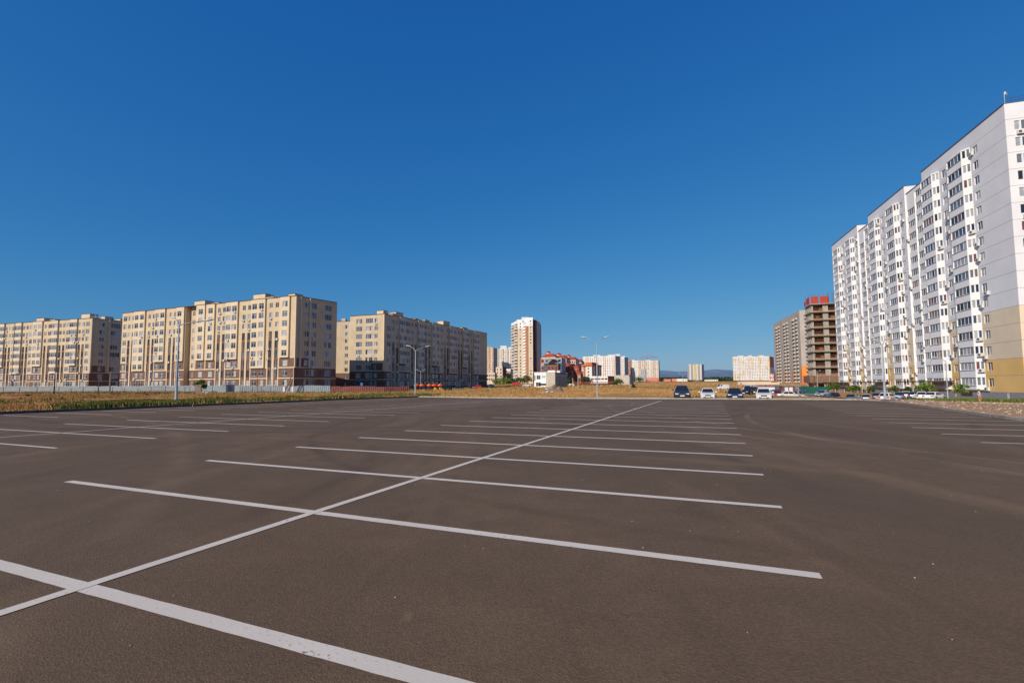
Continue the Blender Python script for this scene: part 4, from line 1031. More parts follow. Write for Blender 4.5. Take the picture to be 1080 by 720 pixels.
# ------------------------------------------------------------------ fences and yard clutter on the left
SHEET = mat('corrugated_sheet', (.25, .29, .33), .5, .12, .5, .5, .3); RSHEET = mat('maroon_sheet', (.2, .07, .06), .7, .2, .5); GSHEET = mat('green_sheet', (.02, .12, .09), .7, .15, .5)
def sheet_fence(label, pts, h, m, name='sheet_metal_fence', z=None):
    root = thing(name, label, 'fence', (pts[0][0], pts[0][1], 0)); k = MB(); ps = MB()
    for a, b in zip(pts, pts[1:]):
        a, b = Vector(a), Vector(b); d = b-a; L = d.length; d.normalize(); n = Vector((-d.y, d.x)); N = int(L/2.0)
        for i in range(N):
            u = L*i/N; z0 = gz(*(a+d*u)) if z is None else z; top = z0+h*random.uniform(.93, 1.04)
            P = []; K = 8
            for q in range(K+1):
                c = a+d*(u+(L/N)*q/K)+n*(.03 if q % 2 else -.03); P.append(c)
            for q in range(K): k.poly([(P[q].x, P[q].y, z0-.15), (P[q+1].x, P[q+1].y, z0-.15), (P[q+1].x, P[q+1].y, top), (P[q].x, P[q].y, top)], m)
    rel(k, root).build('panel', root); return root
sheet_fence('long grey corrugated metal fence in front of the cream blocks', [(-190, 172), (-168, 165), (-118, 146), (-71, 126), (-47.5, 126)], 1.75, SHEET)
sheet_fence('dark red metal fence continuing right of the grey one', [(-47.3, 126), (-34, 128), (-28, 131)], 1.55, RSHEET)
sheet_fence('dark green building-site fence under the concrete frame', [(xat(841, 125), 125), (xat(857, 118), 118), (xat(874, 112), 112)], 1.75, GSHEET)
RUST = mat('rusty_steel', (.16, .07, .045), .9, .3, 3); WOOD = mat('weathered_wood', (.22, .18, .14), .95, .25, 3); WOODD = mat('dark_wood', (.07, .045, .035), .95, .3, 3)
def post(label, px, Y, h, r, m, name='fence_post', lean=0, group=None):
    x = xat(px, Y); o = MB(); o.tube([(0, 0, -.1), (lean*.5, 0, h*.5), (lean, 0, h)], [r, r*.95, r*.85], m, 6); ob = o.build(name, None, False, (x, Y, gz(x, Y))); tag(ob, label, 'pole' if 'pole' in name else 'post', group); return ob
post('dark wooden pole standing in the dry grass on the left', 57.8, 86, 3.75, .11, WOODD, 'utility_pole')
post('weathered grey wooden pole right of the dark one, the thicker', 116.2, 84, 4.1, .13, WOOD, 'utility_pole', .05)
post('thin rusty pole between the two wooden poles', 104.5, 84, 3.6, .05, RUST, 'pole')
post('thin tall rusty pole by the grey sheds', 271.7, 112, 3.4, .06, RUST, 'pole')
post('thin dark pole behind the small green tree', 224.3, 122, 3.6, .05, RUST, 'pole')
post('faint thin grey pole near the double-armed lamp on the left', 171, 120, 4.2, .05, METAL, 'pole')
wf = thing('wire_fence', 'sagging wire fence on rusty posts crossing the dry grass on the left', 'fence', (xat(21, 84), 84, 0))
wp = []
for px, Y in ((-14, 84), (4, 84), (21.5, 84), (40, 84), (63, 84.5), (75.5, 85), (88, 85), (104, 86), (119.5, 87), (132, 88), (146, 90), (160, 92), (175, 94), (186, 96), (195.4, 99), (200.6, 101), (206, 103)):
    x = xat(px, Y); h = random.uniform(1.25, 1.75); z = gz(x, Y); wp.append((x, Y, z, h)); m = MB(); m.tube([(x, Y, z-.1), (x+random.uniform(-.06, .06), Y, z+h)], .045, RUST, 5); rel(m, wf).build('post', wf)
m = MB()
for a, b in zip(wp, wp[1:]):
    for f in (.35, .65, .92): m.tube([(a[0], a[1], a[2]+a[3]*f), ((a[0]+b[0])/2, (a[1]+b[1])/2, (a[2]+b[2])/2+(a[3]+b[3])/2*f-.08), (b[0], b[1], b[2]+b[3]*f)], .012, RUST, 4)
rel(m, wf).build('wires', wf)
for px, lb in ((255.7, 'short rusty post just right of the grey sheds'), (266.5, 'short rusty post second from the grey sheds'), (276, 'short rusty post right of the thin tall pole'), (285.8, 'short rusty post farthest right before the metal fence')): post(lb, px, 114, 1.35, .06, RUST)
# sheds
def shed():
    x, Y = xat(241, 114), 114; r = thing('metal_shed', 'small grey metal shed with its darker side turned to the lot, before the fence', 'shed', (x, Y, gz(x, Y)), R(-38))
    m = MB(); m.box((0, 0, .95), (2.3, 1.9, 1.9), SHEET); m.build('shed_body', r)
    m = MB(); m.prism([(-1.25, -1.05), (1.25, -1.05), (1.25, 1.05), (-1.25, 1.05)], 1.9, 2.0, METAL); m.build('roof', r)
    m = MB(); m.box((1.17, -.1, .9), (.06, .8, 1.6), mat('shed_door', (.15, .17, .2), .6)); m.box((1.21, .25, .9), (.04, .16, .3), ORANGE); m.build('door', r)
shed()
def stack():
    x, Y = xat(209.5, 112), 112; r = thing('brick_post', 'stubby weathered brick gate post with pale cap under the small tree', 'post', (x, Y, gz(x, Y)), .3)
    m = MB()
    for i in range(9): m.box((random.uniform(-.02, .02), 0, .1+.2*i), (1.25-.02*(i % 2), .6, .19), mat('weathered_brick', (.3, .22, .18), .95, .3, 3))
    m.build('brick_shaft', r); m = MB(); m.box((0, 0, 1.88), (1.4, .75, .12), CONC_L); m.build('cap', r)
    for dx, s, lb in ((1.5, .5, 'pale concrete lump right beside the brick gate post'), (2.4, .38, 'smaller white lump lying right of the concrete lump')):
        m = MB(); blob(m, s, CONC_L if s > .4 else PALE); o = m.build('concrete_lump', None, False, (x+dx, Y-.5, gz(x+dx, Y)+.15)); tag(o, lb, 'rubble')
def blob(m, s, mt, flat=.6):
    k = len(m.v); n, rws = 8, 4; i0 = m.mi(mt); sd = random.uniform(0, 99)
    for a in range(rws+1):
        for b in range(n):
            th = pi*a/rws; ph = 2*pi*b/n; p = Vector((sin(th)*cos(ph), sin(th)*sin(ph), cos(th)*flat)); f = 1+.45*noise.noise(p*1.7+Vector((sd, 0, 0))); m.v.append(tuple(p*s*f))
    for a in range(rws):
        for b in range(n): b2 = (b+1) % n; m.f.append((k+a*n+b, k+a*n+b2, k+(a+1)*n+b2, k+(a+1)*n+b)); m.m.append(i0)
stack()
# dark slabs on the ground, broken junk
def slabpile(label, px, Y, w, h, mt, name='concrete_slab'):
    x = xat(px, Y); m = MB()
    m.box((0, 0, h*.5), (w, .9, h), mt, .05); m.box((w*.12, -.1, h*1.15), (w*.7, .7, h*.3), mt, -.06); o = m.build(name, None, False, (x, Y, gz(x, Y))); tag(o, label, 'slab')
slabpile('dark rusty slab lying in the dry grass at far left', 24, 76, 2.5, .28, RUST)
slabpile('dark slab half hidden in grass near the wire fence', 46, 78, 2.3, .16, CONC)
slabpile('flat dark plank heap left of the rusty scrap', 92, 80, 2.0, .22, WOODD)
def scrap(px, Y, label):
    x = xat(px, Y); m = MB()
    for i in range(16):
        a = Vector((random.uniform(-1.1, 1.1), random.uniform(-.4, .4), 0)); b = a+Vector((random.uniform(-.9, .9), random.uniform(-.3, .3), random.uniform(.3, 1.0))); m.tube([a, b], .045, RUST, 4)
    tag(m.build('scrap_heap', None, False, (x, Y, gz(x, Y))), label, 'scrap')
scrap(121, 83, 'tangled rusty scrap heap at the foot of the grey wooden pole'); scrap(158, 86, 'second rusty scrap heap, left of the double-armed lamp post')
# braced timber pole in front of the corner of the middle block
def braced():
    Y = 124; x = xat(309.5, Y); r = thing('braced_pole', 'tall pole with diagonal timber brace before the corner of the middle cream block', 'pole', (x, Y, gz(x, Y)))
    m = MB(); m.tube([(0, 0, 0), (0, 0, 6.2)], [.13, .1], CREAM_L, 8); m.build('pole_shaft', r)
    m = MB(); m.tube([(-2.1, 0, .4), (-.1, 0, 5.3)], [.16, .13], WOOD, 6); m.tube([(-1.3, .2, .4), (-.1, .1, 3.6)], [.12, .1], WOODD, 6); m.build('brace', r)
    m = MB(); m.box((-2.2, -.1, .7), (.5, .5, 1.5), PALE); m.box((0, -.2, .7), (.45, .45, 1.5), PALE); m.build('footing', r)
braced()
# red parasols
REDP = mat('red_parasol', (.7, .04, .02), .8, .1); YELP = mat('yellow_side', (.75, .38, .04), .8, .1)
def parasol(label, px, Y):
    x = xat(px, Y); r = thing('parasol', label, 'parasol', (x, Y, gz(x, Y)), random.uniform(0, .7), 'red parasols before the shaded block')
    m = MB(); m.tube([(0, 0, 0), (0, 0, 2.3)], .05, METAL, 6); m.build('pole', r)
    m = MB(); n = 8
    for i in range(n):
        a, b = 2*pi*i/n, 2*pi*(i+1)/n; m.poly([(0, 0, 2.35), (1.0*cos(a), 1.0*sin(a), 1.75), (1.0*cos(b), 1.0*sin(b), 1.75)], REDP if i % 4 else YELP); m.poly([(1.0*cos(a), 1.0*sin(a), 1.75), (1.0*cos(b), 1.0*sin(b), 1.75), (1.0*cos(b), 1.0*sin(b), 1.5), (1.0*cos(a), 1.0*sin(a), 1.5)], REDP)
    m.build('canopy', r); m = MB(); m.box((.2, 0, .5), (.9, .7, 1.0), YELP); m.build('counter', r)
for px, lb in ((439.5, 'leftmost red parasol over a yellow counter before the shaded block'), (445.3, 'red parasol second from the left, below the small distant lamp'), (453, 'middle red parasol of the row of five'), (458.3, 'red parasol second from the right of the row'), (464.3, 'rightmost red parasol of the row of five')): parasol(lb, px, 168)
sheet_fence('low dark fence under the red parasols', [(xat(412, 160), 160), (xat(477, 172), 172)], 1.0, mat('black_mesh', (.03, .035, .035), .9, .2))
def signboard(label, px, Y, w, h, z, m):
    x = xat(px, Y); r = thing('sign', label, 'sign', (x, Y, gz(x, Y))); k = MB(); k.box((0, 0, z), (w, .08, h), m); k.build('board', r); k = MB(); k.tube([(0, .06, 0), (0, .06, z+h*.4)], .05, METAL, 5); k.build('post', r)
signboard('small blue sign above the dark red fence', 381.5, 135, .65, .85, 2.1, mat('sign_blue', (.03, .15, .5), .6, 0))

# rubble mound in the field
def mound():
    Y = 104; x = xat(584, Y); m = MB(); N = 22; DB = mat('mound_earth', (.24, .165, .105), 1, .3, 2.0, bump=.6)
    for j in range(N+1):
        for i in range(N+1):
            u, v = i/N*2-1, j/N*2-1; rr = hypot(u, v); h = max(0, 1-rr)**.8*1.75*(1+.7*noise.noise(Vector((u*3, v*3, 4)))) if rr < 1 else 0
            m.v.append((u*2.9, v*2.4, h-.05))
    k = m.mi(DB)
    for j in range(N):
        for i in range(N): a = j*(N+1)+i; m.f.append((a, a+1, a+N+2, a+N+1)); m.m.append(k)
    tag(m.build('earth_mound', None, False, (x, Y, gz(x, Y))), 'brown earth and rubble mound before the white two-storey building', 'mound')
    for dx, dz, s, lb, mt in ((-1.6, .9, .32, 'white rubble chunk on top of the left side of the mound', PALE), (-1.5, .3, .5, 'tan stone block low on the left side of the mound', CONC_L), (-.6, .25, .42, 'grey rubble block lying before the middle of the mound', CONC_L), (-2.6, .1, .3, 'small dark stone left of the mound', CONC)):
        b = MB(); blob(b, s, mt, .5); tag(b.build('rubble_block', None, False, (x+dx, Y-2.2 if dz < .5 else Y-1.0, gz(x, Y)+dz)), lb, 'rubble')
mound()

# ------------------------------------------------------------------ structures by the site on the right
def cabin(label, px, Y, w, d, h, mt, name='site_cabin', rz=-.2, door=None, roof=None):
    x = xat(px, Y); r = thing(name, label, 'cabin', (x, Y, gz(x, Y)), rz); m = MB(); m.box((0, 0, h/2+.1), (w, d, h), mt); m.build('cabin_body', r)
    m = MB(); m.box((0, 0, h+.16), (w+.3, d+.3, .12), roof or METAL); m.build('roof', r)
    for q in door or (): 
        m = MB(); m.box((q[0], -d/2-.02, q[2]), (q[1], .06, q[3]), q[4]); m.build('door' if q[3] > 1.6 else 'window', r)
    return r
cabin('brown site cabin with two white doors beside the green fence', 829.5, 108, 2.6, 2.2, 2.1, mat('cabin_brown', (.16, .07, .05), .8), door=[(-.45, .7, 1.0, 1.85, PALE), (.45, .7, 1.0, 1.85, PALE)])
cabin('grey-green metal cabin left of the brown one', 821.8, 112, 1.4, 2.0, 2.0, mat('cabin_teal', (.14, .2, .19), .7))
cabin('small grey kiosk between the brown cabin and the green fence', 837.5, 110, 1.3, 1.6, 1.9, GREYP, door=[(0, .8, 1.2, .7, G_GREY)])
cabin('long white container wall behind the parked cars', 807.5, 118, 5.4, 2.4, 1.7, PALE, rz=-.35)
block('low grey-roofed warehouse with maroon wall behind the parked cars', P2(783, 200), P2(822, 190), P2(820, 215), .2, zat(800, 403.2, 195)-.2, dict(n=4, w=1.5, h=.8, floors=1, top=1.5, mf=lambda u, v: RSHEET if v < 1.4 else TAN, vc=[1.2]), None, name='warehouse', roofm=PALE, gw=(4, 1, 0, 0, 1, 0))
block('long pale shed with flat roof below the yellow and white high-rise', P2(778, 300), P2(813, 292), P2(812, 312), 1.2, zat(795, 402.4, 296)-1.2, dict(n=5, w=1.5, h=.8, floors=1, top=1.3, mf=lambda u, v: TAN), None, name='warehouse', roofm=PALE)
block('far low white shed with a red wall left of the lone high-rise', P2(700, 900), P2(707.5, 895), P2(709, 910), 7.5, 4.2, dict(n=3, w=2, h=1.2, floors=1, top=2, mf=lambda u, v: CORAL), None, name='warehouse', roofm=PALE)
block('far long white shed just left of the lone high-rise', P2(708.5, 900), P2(725, 890), P2(726, 905), 7.5, 4.8, dict(n=6, w=2, h=1.2, floors=1, top=2, mf=lambda u, v: PALE if u > 9 else CORAL, uc=[9]), None, name='warehouse', roofm=PALE)
block('far low pale shed between the lone high-rise and the yellow slab', P2(743, 900), P2(757, 890), P2(758, 905), 7.5, 3.0, dict(n=6, w=2, h=1.2, floors=1, top=1.6, mf=lambda u, v: PALE), None, name='warehouse', roofm=GREYP)
# tower crane far behind
def crane():
    Y = 1150; x = xat(683, Y); z = 10; H = zat(683, 377.5, Y)-z; r = thing('tower_crane', 'distant orange tower crane above the cream and coral high-rise', 'crane', (x, Y, z)); OC = mat('crane_orange', (.38, .2, .13), .8)
    m = MB()
    for dx, dy in ((-1, -1), (1, -1), (1, 1), (-1, 1)): m.box((dx, dy, H/2), (.5, .5, H), OC)
    for i in range(int(H/4)): m.tube([(-1, -1, 4*i), (1, -1, 4*i+4)], .2, OC, 4)
    m.build('mast', r)
    m = MB(); m.tube([(-16, 0, H+1), (26, 0, H+2.5)], .5, OC, 4); m.tube([(0, 0, H), (0, 0, H+7)], [.9, .4], OC, 4); m.tube([(0, 0, H+7), (20, 0, H+2.5)], .25, OC, 4); m.tube([(0, 0, H+7), (-14, 0, H+1)], .25, OC, 4); m.box((-14, 0, H-.8), (4, 2, 2.6), CONC); m.build('jib', r)
crane()

# ------------------------------------------------------------------ cars
CARP = {}
def paint(name, c, metal=.3):
    if name not in CARP:
        m = mat('car_paint_'+name, c, .28, .03, 1, .6, metal); b = m.node_tree.nodes['Principled BSDF']; b.inputs['Coat Weight'].default_value = .6; b.inputs['Coat Roughness'].default_value = .06; CARP[name] = m
    return CARP[name]
CGL = mat('car_glass', (.015, .018, .022), .05, 0, 1, .8); HLM = mat('headlight_glass', (.6, .62, .65), .1, 0, 1, .8); TLM = mat('tail_light_red', (.55, .02, .015), .25, 0, 1, .5)
RIM = mat('wheel_rim', (.45, .45, .46), .3, .05, 5, .5, .8); GRI = mat('grille_black', (.02, .02, .022), .4, .1); PLT = mat('number_plate', (.75, .75, .75), .5, 0); TRIMB = mat('car_trim_black', (.03, .03, .03), .6, 0)
KINDS = {  # length, width, belt z, roof z, hood z, (x of: windshield base, windshield top, rear top, rear base), deck z, ground clearance
    'sedan': dict(L=4.6, W=1.80, belt=.92, roof=1.45, hood=.86, g=(-.95, -.28, 1.02, 1.62), deck=.98, cl=.17, wr=.32),
    'hatch': dict(L=4.1, W=1.74, belt=.94, roof=1.50, hood=.90, g=(-1.0, -.35, 1.45, 1.92), deck=.98, cl=.17, wr=.31),
    'suv': dict(L=4.55, W=1.86, belt=1.05, roof=1.66, hood=1.02, g=(-1.05, -.42, 1.75, 2.15), deck=1.05, cl=.22, wr=.36),
    'van': dict(L=5.3, W=1.98, belt=1.25, roof=2.2, hood=1.1, g=(-2.05, -1.35, 2.5, 2.6), deck=1.3, cl=.2, wr=.34)}
def car(label, kind, pm, x, y, yaw, cat='car', z=None, plate=True):
    """local -X is the front; yaw turns it"""
    K = KINDS[kind]; L, W, hl = K['L'], K['W'], K['L']/2
    z = gz(x, y)+.04 if z is None else z
    r = thing('parked_'+{'sedan': 'car', 'hatch': 'car', 'suv': 'off_roader', 'van': 'van'}[kind], label, cat, (x, y, z), yaw)
    wb, wt0, rt0, rb = K['g']; belt, hood, deck, cl, roof = K['belt'], K['hood'], K['deck'], K['cl'], K['roof']
    st = [(-hl, .40, .62, .72, .58), (-hl+.12, .26, .70, .88, .68), (-hl+.55, cl, hood-.06, .95, .80), (wb-.02, cl, hood+.03, .99, .86), (wb+.35, cl, belt, 1, .89), (.3, cl, belt+.01, 1, .90), (rt0, cl, belt+.02, 1, .89), (min(rb, hl-.22), cl, deck, .98, .86), (hl-.1, .28, deck-.03, .92, .80), (hl, .42, deck-.18, .82, .72)]
    m = MB(); i0 = m.mi(pm); n = 12
    for sx, zb, zt, wm, wt in st:
        w = W/2; zm = zb+(zt-zb)*.55
        ring = [(w*wm*.90, zb), (w*wm, zb+(zt-zb)*.22), (w*wm*1.0, zm), (w*wm*.985, zb+(zt-zb)*.8), (w*wt, zt-.015), (w*wt*.5, zt+.025)]
        ring = ring+[(-a, b) for a, b in reversed(ring)]
        for a, b in ring: m.v.append((sx, a, b))
    for s in range(len(st)-1):
        for q in range(n):
            q2 = (q+1) % n; m.f.append((s*n+q, s*n+q2, (s+1)*n+q2, (s+1)*n+q)); m.m.append(i0)
    m.f.append(tuple(range(n))); m.m.append(i0); m.f.append(tuple(range((len(st)-1)*n, len(st)*n))); m.m.append(i0)
    # roof and pillars: a lofted cabin
    w = W/2; bw, tw = w*.875, w*(.85 if kind == 'van' else .62 if kind == 'suv' else .65)
    def ringz(bx0, bx1, ww, zz): return [(bx0, -ww, zz), (bx0, ww, zz), (bx1, ww, zz), (bx1, -ww, zz)]
    lo = ringz(wb, rb, bw, belt-.03); hi = ringz(wt0, rt0, tw, roof-.05); k0 = len(m.v); m.v += lo+hi
    for a, b in ((0, 1), (1, 2), (2, 3), (3, 0)): m.f.append((k0+a, k0+b, k0+4+b, k0+4+a)); m.m.append(i0)
    k1 = len(m.v); m.v += [(wt0+.12, -tw*.88, roof), (wt0+.12, tw*.88, roof), (rt0-.12, tw*.88, roof), (rt0-.12, -tw*.88, roof)]
    for a, b in ((0, 1), (1, 2), (2, 3), (3, 0)): m.f.append((k0+4+a, k0+4+b, k1+b, k1+a)); m.m.append(i0)
    m.f.append((k1, k1+1, k1+2, k1+3)); m.m.append(i0)
    body = m.build('body', r, True)
    mo = body.modifiers.new('bevel', 'BEVEL'); mo.width = .035; mo.segments = 2; mo.limit_method = 'ANGLE'; mo.angle_limit = R(35)
    def lerp3(a, b, t): return tuple(a[i]+(b[i]-a[i])*t for i in range(3))
    def pane(nm, q, off, m_=CGL, ins=(.06, .94, .08, .92)):
        a, b, c, d = [Vector(p) for p in q]   # a-b bottom, d-c top
        def P(s, t): return (a*(1-s)+b*s)*(1-t)+(d*(1-s)+c*s)*t
        s0, s1, t0, t1 = ins; k = MB(); n_ = (b-a).cross(d-a).normalized()*off
        k.poly([tuple(P(*e)+n_) for e in ((s0, t0), (s1, t0), (s1, t1), (s0, t1))], m_); return k.build(nm, r)
    pane('windshield', (lo[0], lo[1], hi[1], hi[0]), -.012 if False else .0 or -.015)
    pane('rear_window', (lo[2], lo[3], hi[3], hi[2]), -.015, CGL if kind != 'van' else pm)
    for sg in (1, -1):
        A = (wb, sg*bw, belt-.03); B = (rb, sg*bw, belt-.03); Cc = (rt0, sg*tw, roof-.05); D = (wt0, sg*tw, roof-.05)
        off = .015 if sg < 0 else -.015
        if kind == 'van': pane('side_window', (A, B, Cc, D), off*1, CGL, (.05, .25, .25, .88))
        else:
            pane('side_window', (A, B, Cc, D), off, CGL, (.10, .475, .12, .88)); pane('side_window', (A, B, Cc, D), off, CGL, (.51, .90, .12, .88))
    for sx in (-hl+.86, hl-.84):
        for sg in (-1, 1):
            k = MB(); R0 = K['wr']; yy = sg*(w-.10)
            k.tube([(sx, yy-.11, R0), (sx, yy+.11, R0)], R0, BLACKM, 20); wh = k.build('wheel', r)
            k = MB(); yo = yy+sg*.115
            for q in range(5):
                a = 2*pi*q/5; k.tube([(sx, yo, R0), (sx+cos(a)*R0*.66, yo, R0+sin(a)*R0*.66)], .035, RIM, 4)
            for q in range(16):
                a, b = 2*pi*q/16, 2*pi*(q+1)/16; k.poly([(sx+cos(t)*R0*f, yo, R0+sin(t)*R0*f) for t, f in ((a, .6), (b, .6), (b, .72), (a, .72))], RIM)
            k.build('rim', wh)
    k = MB()
    for sx in (-hl+.86, hl-.84):
        for sg in (-1, 1):
            for q in range(12):
                a, b = pi*q/12, pi*(q+1)/12; R1 = K['wr']+.03; R2 = R1+.06; y0 = sg*(w*1.002)
                k.poly([(sx+cos(t)*f, y0, K['wr']+sin(t)*f) for t, f in ((a, R1), (b, R1), (b, R2), (a, R2))], TRIMB)
    k.build('wheel_arch', r)
    for sg in (-1, 1):
        k = MB(); k.poly([(-hl+.04, sg*w*.42, .56), (-hl+.20, sg*w*.84, .62), (-hl+.26, sg*w*.84, .76), (-hl+.07, sg*w*.46, .70)], HLM); k.box((-hl+.10, sg*w*.62, .665), (.2, .36, .13), HLM); k.build('headlight', r)
        k = MB(); k.box((hl-.07, sg*w*.68, deck-.2), (.16, .34, .18 if kind != 'hatch' and kind != 'suv' else .3), TLM); k.build('tail_light', r)
        k = MB(); k.box((wb+.3, sg*(w+.07), belt+.07), (.12, .2, .13), pm); k.build('side_mirror', r)
    k = MB(); k.box((-hl-.004, 0, .60), (.05, w*.7, .15), GRI); k.box((-hl+.045, 0, .36), (.12, w*1.15, .15), GRI); k.box((-hl-.03, 0, .67), (.02, w*.7, .02), RIM); k.build('grille', r)
    for sx, zz in ((-hl-.035, .45), (hl+.01, .55)):
        k = MB(); k.box((sx, 0, zz), (.02, .5, .11), PLT); k.build('license_plate', r)
    return r
NAVY = paint('navy', (.012, .018, .05)); GRAPH = paint('graphite', (.03, .036, .05)); WHT = paint('white', (.68, .68, .69), 0); SIL = paint('silver', (.42, .46, .5), .5); BLK = paint('black', (.01, .01, .012)); BLU = paint('blue', (.05, .1, .18))
GRN = paint('dark_green', (.03, .045, .045)); RED = paint('red', (.5, .03, .03), 0); CRM = paint('pearl', (.6, .58, .54), .1)
def front(px, Y, yaw=0):  # world yaw so that the car front (-X) looks to the viewer
    return R(90)+yaw
def C(label, kind, pm, px, Y, yaw, cat='car', z=None): return car(label, kind, pm, xat(px, Y), Y, yaw, cat, z)
C('dark graphite off-roader facing the lot, leftmost of the four parked at the far kerb', 'suv', GRAPH, 718.7, 59, R(72), 'off-roader', -.14)
C('white sedan facing the lot, second of the four at the far kerb', 'sedan', WHT, 745.8, 60, R(69), z=-.27)
C('dark navy sedan at the far kerb between the two white cars', 'sedan', NAVY, 774.2, 58.5, R(66), z=-.27)
C('white sedan with wide dark grille, rightmost of the four at the far kerb', 'sedan', WHT, 804.8, 57.5, R(63), z=-.29)
C('white panel van parked out in the dry field seen from the side', 'van', WHT, 762, 205, R(8), 'van')
C('black off-roader parked behind the rightmost white sedan', 'suv', BLK, 790.5, 95, R(35), 'off-roader')
C('white minibus behind the black off-roader', 'van', WHT, 791, 122, R(40), 'minibus')
C('silver sedan seen past the right shoulder of the rightmost white sedan', 'sedan', SIL, 811, 98, R(40))
C('grey-blue car behind the silver one near the white container', 'sedan', BLU, 817, 108, R(40))
C('small red car left of the white sedan by the sandy path', 'hatch', RED, 820.5, 98, R(50))
C('pearl white sedan seen from the side on the sandy path', 'sedan', CRM, 832.5, 93, R(160))
C('blue-grey sedan by the green building-site fence', 'sedan', BLU, 851.5, 122, R(165))
C('light blue sedan left of the black off-roader on the side road', 'sedan', SIL, 866.8, 103, R(40))
C('black off-roader on the side road seen from behind', 'suv', BLK, 877.8, 92, R(-112), 'off-roader')
row = [('dark blue sedan at the left end of the right-hand row', 'sedan', BLU, 898, R(-138), 90), ('silver hatchback with red tail lights, second in the right-hand row', 'hatch', SIL, 911.5, R(-122), 88),
       ('dark green car half hidden behind the white off-roader', 'sedan', GRN, 923.5, R(-125), 92), ('white off-roader beside the dark lamp post', 'suv', WHT, 935, R(-142), 87),
       ('dark blue hatchback right of the white off-roader', 'hatch', BLU, 946.8, R(-125), 90), ('pearl hatchback with red tail light in the middle of the right-hand row', 'hatch', CRM, 954.5, R(-126), 91),
       ('blue sedan just left of the white hatchback', 'sedan', BLU, 962, R(-128), 89), ('white hatchback with red tail lights near the right end of the row', 'hatch', WHT, 971, R(-130), 86),
       ('white sedan half hidden by the gravel bank, right end of the row', 'sedan', WHT, 984, R(-152), 82)]
for lb, kd, pm, px, yw, Y in row: C(lb, kd, pm, px, Y, yw)
C('white car roof showing above the dark red fence', 'sedan', CRM, 392, 136, R(5)); C('red car parked at the foot of the shaded cream block', 'hatch', RED, 503, 215, R(10))
C('dark red van at the foot of the tower', 'van', RED, 543.5, 300, R(5), 'van'); C('white pick-up beside the white two-storey building', 'suv', WHT, 555.5, 250, R(10), 'car'); C('white sedan at the edge of the field left of the tower', 'sedan', WHT, 517, 260, R(10))

# ------------------------------------------------------------------ the person walking on the gravel
def person():
    Y = 60; x = xat(1031.5, Y); z = zat(1031.5, 425.0, Y); h = 1.72
    r = thing('person', 'person in grey t-shirt and orange shorts walking along the gravel strip away from the lot', 'person', (x, Y, z), R(35))
    SK = mat('skin', (.5, .27, .17), .6, .05, 5); SH = mat('grey_tshirt', (.42, .43, .46), .9, .1, 6); SHO = mat('orange_shorts', (.6, .22, .12), .9, .1, 5); HR = mat('dark_hair', (.02, .015, .012), .7, .1)
    V = []; E = []; RD = []
    def v(p, r_, par=None):
        V.append(p); RD.append(r_); 
        if par is not None: E.append((par, len(V)-1))
        return len(V)-1
    pel = v((0, 0, .93), .155); ab = v((0, .01, 1.08), .14, pel); ch = v((0, .0, 1.28), .165, ab); ne = v((0, 0, 1.46), .062, ch); n2 = v((0, -.01, 1.52), .058, ne); hd = v((0, -.015, 1.60), .092, n2); hd2 = v((0, -.01, 1.68), .085, hd)
    for s in (-1, 1):
        hp = v((s*.09, 0, .86), .105, pel); st = .17*s; kn = v((s*.10, -.06-st*.5, .49), .068, hp); cf = v((s*.10, -.02+st*.1, .33), .06, kn); an = v((s*.10, st*.9, .08), .038, cf); v((s*.105, st*.9-.13, .04), .034, an)
        sh = v((s*.17, 0, 1.40), .062, ch); el = v((s*(.27 if s < 0 else .34), .03-st*.4, 1.13), .042, sh)
        wr = v((s*(.31 if s < 0 else .46), -.08-st*.5, .93), .028, el); pa = v((s*(.315 if s < 0 else .49), -.1-st*.5, .86), .034, wr)
        for q in range(5):
            dx = (q-2)*.016; a = v((s*(.315 if s < 0 else .50)+dx, -.12-st*.5, .80 if q else .83), .0095, pa); v((s*(.31 if s < 0 else .50)+dx*1.1, -.14-st*.5, .765+abs(q-2)*.006), .008, a)
    me = bpy.data.meshes.new('body'); me.from_pydata(V, E, []); o = link('body', me, r); me.materials.append(SK)
    sk = o.modifiers.new('skin', 'SKIN'); 
    for i, d in enumerate(me.skin_vertices[0].data if me.skin_vertices else []): d.radius = (RD[i], RD[i])
    if not me.skin_vertices:
        pass
    sb = o.modifiers.new('sub', 'SUBSURF'); sb.levels = 1; sb.render_levels = 1
    return r, V, RD, SK, SH, SHO, HR, o, me
pr_, V_, RD_, SK_, SH_, SHO_, HR_, body_, me_ = person()
bpy.context.view_layer.objects.active = body_
if not me_.skin_vertices:
    import bmesh
    bm = bmesh.new(); bm.from_mesh(me_); ly = bm.verts.layers.skin.verify(); bm.verts.ensure_lookup_table()
    for i, q in enumerate(bm.verts): q[ly].radius = (RD_[i], RD_[i]); q[ly].use_root = (i == 0)
    bm.to_mesh(me_); bm.free()
